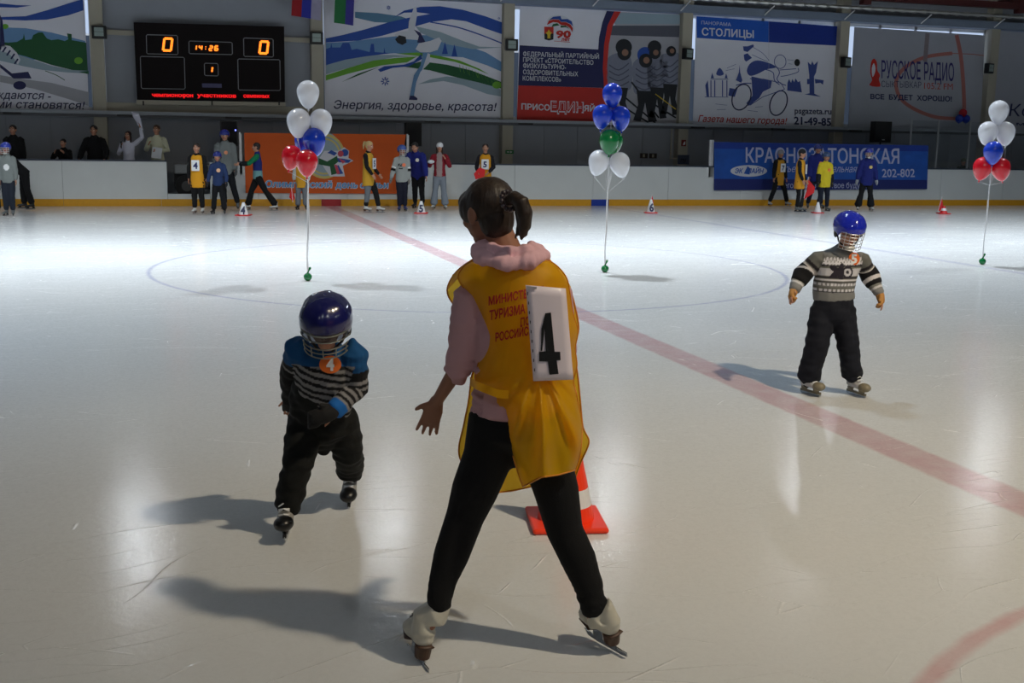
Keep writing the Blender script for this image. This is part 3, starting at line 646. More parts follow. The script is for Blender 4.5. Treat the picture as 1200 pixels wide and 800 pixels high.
flag(392, [(391.5, 404, 26.5, 28.5, mat('flag_green', (34, 110, 60), .8)), (404, 414, 28.5, 30, mat('flag_indigo', (58, 54, 140), .8))], 'hanging flag in green and blue over the skater banner')
# floodlight fixtures on the columns
for px, py, lb in ((116, 37.5, 'small black floodlight on the column left of the scoreboard'), (371, 44.5, 'small black floodlight on the column right of the scoreboard'), (600, 52.5, 'small black floodlight left of the party banner'), (807.5, 63, 'small black floodlight between the party banner and the cyclist banner'), (993, 73, 'small black floodlight between the cyclist banner and the radio banner'), (1161, 80, 'small black floodlight on the column at the far right')):
    c = W(px, py, WY-.6); f = empty('floodlight', c); f.rotation_euler = (0, 0, -.1 if px < 700 else .35); tag(f, lb, 'floodlight', 'wall floodlights')
    MB().box(-.19, .19, -.02, .14, -.17, .17).build('housing', M_black, f, bevel=.02)
    MB().box(-.12, .12, -.035, -.02, -.11, .12).build('lens', mat('flood_lens', (150, 165, 160), .15, spec=.8), f)
    MB().box(-.03, .03, .12, .23, -.03, .03).build('bracket', M_black, f)
    MB().box(-.12, .12, -.04, -.036, .0, .008).build('lens_bar', M_black, f)

# scoreboard
SY = WY-.45
def sp(a, b): return (140+a/5, b/5)
sb = empty('scoreboard', W(245, 117, SY+.1)); tag(sb, 'black electronic scoreboard with red digits on the wall', 'scoreboard')
def rel(o): o.matrix_parent_inverse = Matrix.Translation(-sb.location); return o
q = [W(*sp(*c), SY) for c in ((83, 130), (965, 155), (970, 597), (103, 583))]
vs = [p_[:] for p_ in q]+[(p_.x, SY+.28, p_.z) for p_ in q]
rel(MB().add(vs, [(0, 3, 2, 1), (4, 5, 6, 7), (0, 1, 5, 4), (1, 2, 6, 5), (2, 3, 7, 6), (3, 0, 4, 7)]).build('casing', mat('scoreboard_black', (16, 8, 10), .6, spec=.15), sb))
q2 = [W(*sp(*c), SY) for c in ((100, 586), (973, 600), (973, 622), (100, 612))]
vs = [(p_.x, SY-.05, p_.z) for p_ in q2]+[(p_.x, SY+.35, p_.z) for p_ in q2]
rel(MB().add(vs, [(0, 3, 2, 1), (4, 5, 6, 7), (0, 1, 5, 4), (1, 2, 6, 5), (2, 3, 7, 6), (3, 0, 4, 7)]).build('shelf', M_col, sb))
class PrintS(Print):
    def done(s):
        for (name, _), (mb, m) in s.layers.items(): rel(mb.build(name, m, s.parent))
M_outline = mat('outline_grey', (120, 122, 128), .5); M_led = mat('led_digit', (255, 120, 30), emit=2.4); M_ledr = mat('led_red', (255, 22, 26), emit=.9)
for nm, cs in (('score_frame', ((157, 203), (340, 208), (343, 320), (160, 315))), ('score_frame', ((727, 222), (900, 228), (902, 334), (729, 330))), ('clock_frame', ((407, 240), (660, 248), (662, 320), (408, 314))),
               ('panel_frame', ((122, 330), (380, 336), (385, 522), (128, 518))), ('panel_frame', ((693, 345), (940, 350), (943, 530), (697, 527))), ('period_frame', ((497, 370), (577, 372), (579, 445), (499, 442)))):
    p = PrintS(SY, sb); c = [np.array(sp(*k)) for k in cs]; pts = []
    for i in range(4):
        a, b, d = c[i-1], c[i], c[(i+1) % 4]; pts += [b+(a-b)/np.linalg.norm(a-b)*1.2, b+(d-b)/np.linalg.norm(d-b)*1.2]
    p.line(nm, M_outline, pts+[pts[0]], .9, 0, 2); p.done()
SEG = {'0': 'abcdef', '1': 'bc', '2': 'abged', '4': 'fgbc', '6': 'afgedc'}
def seg(p, ch, x0, y0, x1, y1, wd, nm):
    g = .1
    X0, X1, Y0, Y1 = x0, x1, y0, y1; Ym = (y0+y1)/2; sh = (y1-y0)*.06
    P_ = dict(a=[(X0+g, Y0), (X1-g, Y0)], b=[(X1, Y0+g), (X1, Ym-g)], c=[(X1, Ym+g), (X1, Y1-g)], d=[(X0+g, Y1), (X1-g, Y1)], e=[(X0, Ym+g), (X0, Y1-g)], f=[(X0, Y0+g), (X0, Ym-g)], g=[(X0+g, Ym), (X1-g, Ym)])
    for s_ in SEG[ch]: p.line(nm, M_led, [(x+sh*(Ym-y)/(y1-y0)*2, y+.35*(x-x0)/10) for x, y in P_[s_]], wd, 0, 3)
for args in (('0', *sp(258, 220), *sp(307, 300), 2.7, 'score_digit'), ('0', *sp(822, 238), *sp(870, 317), 2.7, 'score_digit'), ('1', *sp(449, 262), *sp(452, 296), 1.6, 'clock_digit'), ('4', *sp(466, 262), *sp(484, 296), 1.6, 'clock_digit'),
             ('2', *sp(526, 264), *sp(546, 300), 1.6, 'clock_digit'), ('6', *sp(558, 264), *sp(578, 300), 1.6, 'clock_digit'), ('1', *sp(530, 388), *sp(545, 426), 2.0, 'period_digit')):
    p = PrintS(SY, sb); seg(p, args[0], args[1]+.3, args[2]+1, args[3]-.3, args[4]-1, args[5], args[6]); p.done()
p = PrintS(SY, sb); p.ell('clock_colon', M_led, sp(506, 274), .7, .6, 3); p.ell('clock_colon', M_led, sp(505, 287), .7, .6, 3); p.done()
p = PrintS(SY, sb); p.poly('maker_badge', mat('badge_violet', (70, 68, 110), .5), [sp(*c) for c in ((483, 488), (598, 490), (600, 514), (485, 512))], 0, 2); p.done()
p = PrintS(SY, sb)   # the scrolling line shows only the lower halves of its letters
for t, a, b in (('чемпионофон', (190, 566), (432, 569)), ('участников', (455, 568), (684, 572)), ('семейных', (726, 571), (880, 573))):
    V, F, wd = textmesh(t, .05)
    keep = [f for f in F if max(V[i][1] for i in f) < .6]; A_, B_ = sp(*a), sp(*b)
    p._get('running_text', M_ledr).add([W(A_[0]+v[0]*(B_[0]-A_[0]), A_[1]+v[0]*(B_[1]-A_[1])-4.6*min(v[1], .75), SY-.009) for v in V], F)
p.done()
for xx in (140, 542, 935):
    q0 = W(*sp(xx, 604), SY-.06); rel(MB().box(q0.x-.02, q0.x+.02, SY-.09, SY-.05, q0.z-.06, q0.z+.06).build('bracket', M_black, sb))

# speakers on stands behind the boards
for (x0, x1, y0, y1, lb) in ((258, 279, 141, 171.5, 'black loudspeaker with a small blue light, under the scoreboard'), (476, 494.5, 143, 171.5, 'black loudspeaker right of the orange banner'), (1027, 1044, 142, 167, 'black loudspeaker above the blue banner')):
    a, b = W(x0, y0, BY+.9), W(x1, y1, BY+.9); s_ = empty('loudspeaker', ((a.x+b.x)/2, BY+.9, .2)); tag(s_, lb, 'speaker', 'loudspeakers on stands')
    hw = abs(b.x-a.x)/2
    MB().box(-hw, hw, 0, .32, b.z-.2, a.z-.2).build('cabinet', M_black, s_, bevel=.015)
    MB().box(-hw+.03, hw-.03, -.012, 0, b.z-.17, a.z-.23).build('grille', mat('grille', (20, 20, 22), .8, bump=.5, scale=150), s_)
    MB().box(-.05, .05, -.02, -.012, b.z-.13, b.z-.1).build('badge', M_alu, s_)
    MB().tube([(0, .15, .02), (0, .15, b.z-.2)], [.02, .02], 8, cap=1).build('pole', M_black, s_)
    for k in range(3):
        t = k*2.1+.5; MB().tube([(0, .15, .5), (.4*math.cos(t), .15+.4*math.sin(t), .012)], [.012, .012], 6, cap=1).build('leg', M_black, s_)
    if x0 == 258:
        c = W(276, 152.5, BY+.88); MB().sphere((c.x-s_.location.x, -.02, c.z-.2), .02, n=8, m=6).build('blue_lamp', mat('blue_led', (120, 130, 255), emit=4), s_)
# signs on the far wall
e_ = W(597, 178, WY-.36); sg = MB().box(-.13, .13, -.02, 0, -.055, .055).build('exit_sign', mat('sign_green', (30, 110, 60), .5)); sg.location = e_; tag(sg, 'small green exit sign on the column under the ledge', 'sign')
MB().add([(-.09, -.024, -.01), (-.01, -.024, -.01), (-.01, -.024, .012), (-.09, -.024, .012), (.02, -.024, .03), (.09, -.024, 0), (.02, -.024, -.03)], [(0, 1, 2, 3), (4, 6, 5)]).build('arrow', M_white, sg)
e_ = W(801, 167.5, WY-.36); sg = MB().box(-.08, .08, -.02, 0, -.1, .1).build('fire_sign', mat('sign_red', (120, 30, 24), .5)); sg.location = e_; tag(sg, 'small dark red fire sign on the column left of the blue banner', 'sign')
MB().add([(-.04, -.024, -.07), (.05, -.024, -.05), (.05, -.024, .06), (.0, -.024, .02)], [(0, 1, 2, 3)]).build('pictogram', M_white, sg)
e_ = W(760, 182.5, WY-.06)
for dx, lb in ((-.16, 'small dark wall plate with a pale mark, left one of the pair'), (.16, 'small dark wall plate with a pale mark, right one of the pair')):
    sg = MB().box(-.13, .13, -.02, 0, -.08, .08).build('wall_plate', mat('plate_brown', (52, 40, 34), .5)); sg.location = (e_.x+dx, WY-.04, e_.z); tag(sg, lb, 'sign')
    MB().box(-.04, .03, -.026, -.02, -.05, .05).build('pictogram', M_col, sg)
pa = W(786, 150, WY-.4); pb = W(791, 185, WY-.4)
tag(MB().box(pa.x, pa.x+.04, WY-.45, WY-.41, pb.z, pa.z).box(pa.x, pa.x+.25, WY-.45, WY-.41, pb.z-.03, pb.z).build('conduit', M_col), 'thin pale conduit down the wall left of the fire sign', 'pipe')
e_ = W(801, 187, WY-.37); sg = MB().box(-.2, .2, 0, .02, -.15, .15).build('notice_board', mat('notice_blue', (70, 78, 100), .6)); sg.location = e_; tag(sg, 'blue grey notice with dark lettering just above the boards', 'sign')
V, F, wd = textmesh('ПУ', .03); MB().add([(-.1+v[0]*.2, -.004, -.1+v[1]*.12) for v in V], F).build('lettering', M_black, sg)
# little wall balloons at the right
bc = W(1128, 138, WY-.3)
def balloon(name, c, r, h, m, label, group=None, tilt=(0, 0), root=None, small=False):
    """teardrop balloon; c = centre of the round part"""
    o = empty('balloon', c); o.rotation_euler = (tilt[0], tilt[1], 0)
    n, k = (24, 20) if not small else (14, 10); V = []; F = []
    for i in range(k+1):
        th = math.pi*i/k; z = math.cos(th); rr = math.sin(th)
        if z < 0: rr = rr*(1-.22*(-z)**1.6); zz = z*(h-r)/r
        else: zz = z
        for q_ in range(n):
            a = 2*math.pi*q_/n; V.append((rr*r*math.cos(a), rr*r*math.sin(a), zz*r))
    for i in range(k):
        for q_ in range(n): F.append((i*n+q_, (i+1)*n+q_, (i+1)*n+(q_+1) % n, i*n+(q_+1) % n))
    ob = MB().add(V, F).build('envelope', m, o, smooth=True)
    MB().tube([(0, 0, -(h-r)+.004), (0, 0, -(h-r)-.018)], [.006, .014], 8, cap=1).build('knot', m, o)
    tag(o, label, 'balloon', group); return o
def balloon_mat(name, c, tr):
    m = bpy.data.materials.new(name); m.use_nodes = True; nt = m.node_tree; b = nt.nodes['Principled BSDF']; c = lin(c)
    b.inputs['Base Color'].default_value = (*c, 1); b.inputs['Roughness'].default_value = .12; b.inputs['Coat Weight'].default_value = .6; b.inputs['Coat Roughness'].default_value = .05
    t = nt.nodes.new('ShaderNodeBsdfTranslucent'); t.inputs[0].default_value = (*c, 1); mx = nt.nodes.new('ShaderNodeMixShader'); mx.inputs[0].default_value = tr
    lw = nt.nodes.new('ShaderNodeTexNoise'); lw.inputs['Scale'].default_value = 6
    nt.links.new(b.outputs[0], mx.inputs[1]); nt.links.new(t.outputs[0], mx.inputs[2]); nt.links.new(mx.outputs[0], nt.nodes['Material Output'].inputs[0]); return m
BW = balloon_mat('balloon_white', (214, 216, 222), .4); BB = balloon_mat('balloon_blue', (26, 66, 196), .3); BR = balloon_mat('balloon_red', (205, 24, 44), .3); BG = balloon_mat('balloon_green', (10, 120, 62), .3)
for dx, dz, mm, lb in ((0, .17, BR, 'small red balloon on the far wall above the glass screen'), (-.13, -.03, BB, 'left small blue balloon on the far wall above the glass screen'), (.15, -.03, BB, 'right small blue balloon on the far wall above the glass screen')):
    balloon('b', bc+Vector((dx, 0, dz)), .14, .3, mm, lb, 'small balloons on the wall', small=True)
def bunch(anchor, items, joint, ribm, names):
    A = Vector((anchor[0], anchor[1], 0)); g = names
    for k, (px, py, wd, r, m, cn, lb, tl) in enumerate(items):
        l = L(anchor, px, py, wd); c = A+RT*float(l[0])+FW*float(l[1])+Vector((0, 0, float(l[2])))
        balloon('b', c, r, r*2.5, m, lb, g, tilt=tl)
    jl = L(anchor, *joint, 0); J = A+RT*float(jl[0])+FW*float(jl[1])+Vector((0, 0, float(jl[2])))
    rb = empty('ribbon', (A.x, A.y, .07)); tag(rb, 'white ribbons tying ' + names + ' to the green weight', 'ribbon')
    mb = MB(); base = Vector((0, 0, 0)); jj = J-rb.location
    for k, s_ in enumerate((-1, 1, .3)):
        pts = [base+(jj-base)*t+Vector((math.sin(t*9+k*2)*.012*s_*(1-t)+.01*s_*math.sin(t*3.1), .004*k, 0)) for t in np.linspace(0, 1, 18)]
        mb.tube(pts, [.0035+.004*t for t in np.linspace(0, 1, 18)], 5, cap=1)
    mb.build('strand', ribm, rb)
    for k, (px, py, wd, r, m, cn, lb, tl) in enumerate(items):
        l = L(anchor, px, py, wd); c = A+RT*float(l[0])+FW*float(l[1])+Vector((0, 0, float(l[2])))
        R_ = Matrix.Rotation(tl[1], 3, 'Y') @ Matrix.Rotation(tl[0], 3, 'X'); kn = c+R_ @ Vector((0, 0, -r*1.5-.015))-rb.location
        MB().tube([jj, kn], [.003, .003], 5, cap=1).build('strand', ribm, rb)
    wt = empty('balloon_weight', A); tag(wt, 'green water filled balloon weight on the ice under ' + names, 'weight')
    MB().sphere((0, 0, .052), (.055, .055, .052), n=14, m=10).build('bulb', BG, wt, smooth=True)
    MB().tube([(0, 0, .1), (.012, 0, .13), (.03, 0, .165)], [.014, .009, .018], 8, cap=1).build('neck', BG, wt, smooth=True)
M_rib = mat('ribbon_white', (205, 208, 214), .5)
bunch((-2.52, -1.3), [(361, 107.5, .04, .142, BW, 'w', 'white balloon at the top of the left bunch', (.0, 0)), (350, 141, -.02, .15, BW, 'w', 'white balloon on the left below the top of the left bunch', (0, .06)), (376, 141, .1, .145, BW, 'w', 'white balloon on the right below the top of the left bunch', (0, -.08)),
                      (368, 163, .0, .145, BB, 'b', 'front blue balloon of the left bunch', (0, -.1)), (356.5, 164, .22, .125, BB, 'b', 'blue balloon half hidden behind the front blue one in the left bunch', (0, .1)),
                      (342, 182, .0, .128, BR, 'r', 'red balloon at the lower left of the left bunch', (0, .22)), (359.5, 188, -.2, .138, BR, 'r', 'red balloon in front at the bottom of the left bunch', (0, 0))], (361, 214), M_rib, 'the left balloon bunch')
bunch((1.71, -.99), [(717.5, 109, .04, .14, BB, 'b', 'blue balloon at the top of the middle bunch', (0, 0)), (706, 134, -.02, .14, BB, 'b', 'blue balloon on the left below the top of the middle bunch', (0, .1)), (727, 136, .06, .14, BB, 'b', 'blue balloon on the right below the top of the middle bunch', (0, -.12)),
                     (714, 163.5, -.12, .142, BG, 'g', 'front green balloon of the middle bunch', (0, 0)), (719, 164, .14, .135, BG, 'g', 'green balloon hidden behind the front green one in the middle bunch', (0, 0)),
                     (702, 188, .0, .146, BW, 'w', 'left white balloon at the bottom of the middle bunch', (0, .26)), (726, 190.5, .0, .146, BW, 'w', 'right white balloon at the bottom of the middle bunch', (0, -.3))], (712, 226), M_rib, 'the middle balloon bunch')
bunch((8.19, -.91), [(1170.5, 129, .04, .15, BW, 'w', 'white balloon at the top of the right bunch', (0, 0)), (1158, 153.5, .0, .15, BW, 'w', 'white balloon on the left below the top of the right bunch', (0, .1)), (1178, 154, .04, .15, BW, 'w', 'white balloon on the right below the top of the right bunch', (0, -.1)),
                     (1164, 176.5, -.16, .148, BB, 'b', 'blue balloon of the right bunch', (0, 0)), (1152, 195, .0, .15, BR, 'r', 'red balloon at the lower left of the right bunch', (0, .24)), (1172.5, 196, .0, .15, BR, 'r', 'red balloon at the lower right of the right bunch', (0, -.26))], (1160, 217), M_rib, 'the right balloon bunch')

# cloth banners on the boards
def cb(o):  return o
ob = banner('cloth_banner', [(286, 155.5), (475.5, 157.5), (466, 227), (288, 226)], 'orange cloth banner with a ring emblem and blue lettering on the boards', mat('cloth_orange', (214, 92, 30), .8, var=.08, scale=2, bump=.3), BY-.05)
ob.data.transform(Matrix.Identity(4))
p = Print(BY-.05, ob); z6 = lambda pts: [(280+a/6, 145+b/6) for a, b in pts]
M_ltb = mat('print_light_blue', (96, 160, 214), .6); M_pink = mat('print_pink', (196, 70, 90), .6)
M_gold = mat('print_gold', (206, 190, 110), .6)
p.ell('emblem_print', pm('pale'), (379, 181), 22, 27, 1); p.ring('emblem_print', M_gold, (380, 183), 23, 25, 3, 2); p.ring('emblem_print', M_gold, (380, 183), 18.5, 20.5, 2, 2)
p.poly('emblem_print', pm('white'), z6([(560, 250), (600, 190), (700, 190), (740, 165), (775, 190), (770, 240), (805, 260), (730, 295), (745, 370), (640, 370), (600, 310)]), 0, 3)
p.poly('emblem_print', pm('green'), z6([(560, 240), (620, 265), (690, 225), (700, 265), (670, 290), (690, 350), (650, 360), (640, 300), (560, 285)]), 0, 4)
p.poly('emblem_print', pm('blue'), z6([(690, 240), (730, 245), (790, 255), (770, 275), (700, 270)]), 0, 5); p.poly('emblem_print', pm('blue'), z6([(700, 290), (735, 350), (700, 355), (670, 300)]), 0, 5)
p.poly('emblem_print', M_pink, z6([(670, 285), (690, 290), (710, 350), (690, 355)]), 0, 6); p.poly('emblem_print', M_pink, z6([(700, 240), (750, 265), (730, 280)]), 0, 6)
p.ell('emblem_print', pm('blue'), z6([(745, 203)])[0], 4.2, 4.2, 5); p.ell('emblem_print', M_pink, z6([(715, 210)])[0], 3.4, 3.6, 6); p.poly('emblem_print', pm('blue'), z6([(620, 205), (650, 185), (690, 205), (670, 225), (640, 210)]), 0, 5)
for t, a, b in (('Олимпийский', (185, 443), (652, 447)), ('день', (680, 448), (832, 450)), ('семьи', (852, 450), (1048, 450))):
    p.text('lettering', pm('white'), t, (z6([a])[0][0]-.6, z6([a])[0][1]+.5), (z6([b])[0][0]+.6, z6([b])[0][1]+.5), 7.6, .07, .1, 3)
    p.text('lettering', M_ltb, t, z6([a])[0], z6([b])[0], 6.9, .03, .1, 4)
p.done()
bb = banner('cloth_banner', [(837, 166.5), (1088, 170.5), (1086.5, 221.5), (837, 223)], 'blue cloth banner with white lettering on the boards at right', mat('cloth_blue', (22, 84, 178), .5, var=.35, scale=3, bump=.5), BY-.05)
p = Print(BY-.05, bb); z4 = lambda pts: [(830+a/4.444, 155+b/4.444) for a, b in pts]
p.poly('lower_band', mat('print_deep_blue', (20, 36, 110), .6), z4([(30, 242), (1140, 248), (1139, 296), (30, 302)]), 0, 1)
p.poly('upper_band', mat('print_mid_blue', (18, 56, 150), .6, var=.3, scale=2), z4([(30, 50), (1146, 68), (1145, 100), (30, 85)]), 0, 1)
M_pl = mat('print_lilac', (186, 190, 222), .6)
p.text('lettering', M_pl, 'КРАСНОЗАТОНСКАЯ', z4([(195, 156)])[0], z4([(995, 162)])[0], 16.5, .02, 0, 3)
p.ell('emblem_print', pm('white'), z4([(211, 201)])[0], 21.5, 6.8, 2)
p.text('emblem_print', mat('print_emb_blue', (40, 90, 180), .6), 'ЭК   ЛАЙН', z4([(137, 212)])[0], z4([(285, 213)])[0], 5.2, .04, .2, 4); p.poly('emblem_print', mat('print_emb_blue', (40, 90, 180), .6), z4([(185, 215), (205, 175), (220, 190), (215, 220)]), 0, 4)
p.text('lettering', M_pl, 'питьевая минеральная', z4([(350, 206)])[0], z4([(768, 208)])[0], 8, .0, .3, 3)
p.text('lettering', M_pl, '202-802', z4([(905, 233)])[0], z4([(1076, 232)])[0], 9.4, .02, 0, 3)
p.text('lettering', M_pl, 'г.', z4([(850, 233)])[0], z4([(875, 233)])[0], 6, .0, 0, 3)
p.text('lettering', M_pl, 'с чего начинается твое будущее', z4([(350, 290)])[0], z4([(852, 290)])[0], 6.4, .0, 0, 3)
p.done()

# ice resurfacer behind the open gate
zm = empty('ice_resurfacer', (gx0+.60, BY+1.0, .2)); tag(zm, 'grey ice resurfacer with a dark wheel behind the open gate', 'vehicle')
MB().box(-.42, .72, -.4, .8, .62, .88).build('body', mat('machine_grey', (128, 132, 134), .5), zm, bevel=.04)
MB().box(-.42, .72, -.2, .7, .2, .62).build('chassis', mat('machine_dark', (26, 28, 30), .7), zm)
for xx in (-.1,):
    wv = MB(); wv.tube([(xx, -.42, .3), (xx, -.12, .3)], [.3, .3], 20, cap=0); wh = wv.build('wheel', mat('tyre', (18, 18, 19), .8), zm)
    MB().tube([(xx, -.44, .3), (xx, -.4, .3)], [.14, .14], 14, cap=0).build('hub', mat('hub_grey', (60, 62, 64), .5), zm)

# ------------------------------------------------------------------ lamps
def area(name, loc, target, power, color, sx, sy, spread, parent=None):
    l = bpy.data.lights.new(name, 'AREA'); l.shape = 'RECTANGLE'; l.size = sx; l.size_y = sy; l.energy = power; l.color = color; l.spread = spread
    o = bpy.data.objects.new(name, l); COL.objects.link(o); o.location = loc
    d = Vector(target)-Vector(loc); o.rotation_euler = d.to_track_quat('-Z', 'Y').to_euler(); return o
def ceiling_lamp(x, y, z, power, color, target, lab, sx=.5, sy=.3, spread=1.95):
    t = empty('ceiling_lamp', (x, y, z)); tag(t, lab, 'lamp', 'hall lamps over the ice')
    MB().box(-.5, .5, -.3, .3, .03, .25).build('housing', M_alu, t)
    MB().tube([(0, 0, .2), (0, 0, 10.4-z)], [.015, .015], 6, cap=1).build('rod', M_black, t)
    a = area('bulb', (x, y, z-.01), target, power, color, sx, sy, spread)
    a.parent = t; a.matrix_parent_inverse = Matrix.Translation((-x, -y, -z))
ORD = ['leftmost', 'second from the left', 'third from the left', 'fourth from the left', 'fifth from the left', 'sixth from the left', 'rightmost']
for R_, ty, nm in ((ROW_FAR, 4, 'row nearest the banners'), (ROW_MID, 3, 'row over the middle of the ice'), (ROW_NEAR, -5.5, 'row above the foreground'), (ROW_FILL, 0, 'unseen fill row added over the near stand')):
    for i, x in enumerate(R_['xs']): ceiling_lamp(x, R_['y'], R_['z'], R_['power'], R_['color'], (x, ty, 0), 'grey hall lamp, %s in the %s' % (ORD[i], nm), spread=1.3 if R_ is ROW_NEAR else (2.6 if R_ is ROW_FAR else 1.95))
fl = empty('floodlight', FLOOD['loc']); tag(fl, 'big floodlight high on the near side of the hall', 'floodlight')
MB().box(-.3, .3, -.4, -.1, -.1, .4).build('housing', M_black, fl)
sl = bpy.data.lights.new('flood_bulb', 'SPOT'); sl.energy = FLOOD['power']; sl.color = FLOOD['color']; sl.shadow_soft_size = FLOOD['size']; sl.spot_size = 1.55; sl.spot_blend = 1.0
so = bpy.data.objects.new('flood_bulb', sl); COL.objects.link(so); so.location = FLOOD['loc']
so.rotation_euler = (Vector((1.2, -8.2, 0))-Vector(FLOOD['loc'])).to_track_quat('-Z', 'Y').to_euler()
so.parent = fl; so.matrix_parent_inverse = Matrix.Translation(-Vector(FLOOD['loc']))

# ------------------------------------------------------------------ people
def remesh(mb, vox, sm=2):
    me = mesh(mb.v, mb.f); o = bpy.data.objects.new('tmp', me); COL.objects.link(o)
    r = o.modifiers.new('r', 'REMESH'); r.mode = 'VOXEL'; r.voxel_size = vox
    if sm:
        q = o.modifiers.new('s', 'SMOOTH'); q.factor = .5; q.iterations = sm
    dg = bpy.context.evaluated_depsgraph_get(); out = bpy.data.meshes.new_from_object(o.evaluated_get(dg))
    bpy.data.objects.remove(o); bpy.data.meshes.remove(me)
    return out
def coords(me):
    a = np.empty(len(me.vertices)*3); me.vertices.foreach_get('co', a); return a.reshape(-1, 3)
def normals(me):
    a = np.empty(len(me.vertices)*3); me.vertices.foreach_get('normal', a); return a.reshape(-1, 3)
def setco(me, a): me.vertices.foreach_set('co', a.reshape(-1)); me.update()
def setcol(me, c):
    at = me.color_attributes.new('Col', 'FLOAT_COLOR', 'POINT'); at.data.foreach_set('color', np.hstack([c, np.ones((len(c), 1))]).astype(np.float32).reshape(-1))
def wrinkle(me, amp, sc, seed=0, mask=None):
    co = coords(me); nn = normals(me); off = np.array([noise.noise(Vector((p[0]*sc[0]+seed, p[1]*sc[1], p[2]*sc[2]))) for p in co])
    off = off*amp
    if mask is not None: off = off*mask(co)
    setco(me, co+nn*off[:, None])
def unit(v): v = np.array(v, float); return v/(np.linalg.norm(v)+1e-9)
def mixj(a, b, t): return np.array(a)*(1-t)+np.array(b)*t
C_ = lambda *c: np.array(lin(c))
SKIN = (176, 128, 104)

def hand_mb(mb, wr, d, palm_n, sz, curl=.5, spread=.35, thumb=1, fist=False):
    """palm, four fingers and a thumb at wrist wr; d = hand direction, palm_n = normal out of the palm"""
    d = unit(d); n = unit(np.array(palm_n)-d*np.dot(palm_n, d)); s = np.cross(d, n)*thumb
    wr = np.array(wr)
    mb.tube([wr-d*.015*sz, wr+d*.035*sz, wr+d*.085*sz], [(.026*sz, .018*sz), (.038*sz, .016*sz), (.040*sz, .013*sz)], 12, s)
    for k, (off, ln) in enumerate(((.030, .068), (.010, .077), (-.011, .071), (-.031, .055))):
        b = wr+d*.082*sz+s*off*sz; dd = unit(d+s*off*spread*14*.1*8*.5); c = curl*(1+.12*k)
        p1 = b+dd*ln*.42*sz; d2 = unit(dd+n*c); p2 = p1+d2*ln*.34*sz; d3 = unit(d2+n*c*1.1); p3 = p2+d3*ln*.28*sz
        mb.tube([b-dd*.012*sz, b, p1, p2, p3], [.0085*sz, .0092*sz, .0086*sz, .0078*sz, .0066*sz], 8)
    b = wr+d*.018*sz+s*.026*sz; d1 = unit(d*.75+s*.75+n*.25); p1 = b+d1*.036*sz; p2 = p1+unit(d1+d*.35+n*.1)*.03*sz
    mb.tube([b-d1*.01*sz, b, p1, p2], [.011*sz, .0125*sz, .0105*sz, .0078*sz], 8)

def head_mb(mb, c, f, u, h, n=18):
    s = np.cross(f, u); A = np.array([s, f, u])
    at = lambda a, b, d: c+s*a*h+f*b*h+u*d*h
    mb.sphere(at(0, -.05, .12), (.345*h, .43*h, .385*h), A, n, 14)
    mb.sphere(at(0, .09, -.14), (.285*h, .30*h, .30*h), A, n, 12)
    mb.sphere(at(0, .20, -.36), (.15*h, .15*h, .12*h), A, 12, 8)     # chin
    for k in (-1, 1):
        mb.sphere(at(.17*k, .25, -.10), (.12*h, .12*h, .10*h), A, 10, 8)   # cheeks
        mb.sphere(at(.36*k, -.03, -.02), (.045*h, .09*h, .14*h), A, 10, 8)  # ears
    mb.sphere(at(0, .325, .10), (.24*h, .07*h, .05*h), A, 12, 8)       # brow
    mb.tube([at(0, .36, .05), at(0, .43, -.05), at(0, .455, -.12)], [.035*h, .045*h, .060*h], 8)
    mb.sphere(at(0, .345, -.235), (.11*h, .05*h, .028*h), A, 10, 6)   # lips
    mb.sphere(at(0, .34, -.275), (.09*h, .045*h, .028*h), A, 10, 6)

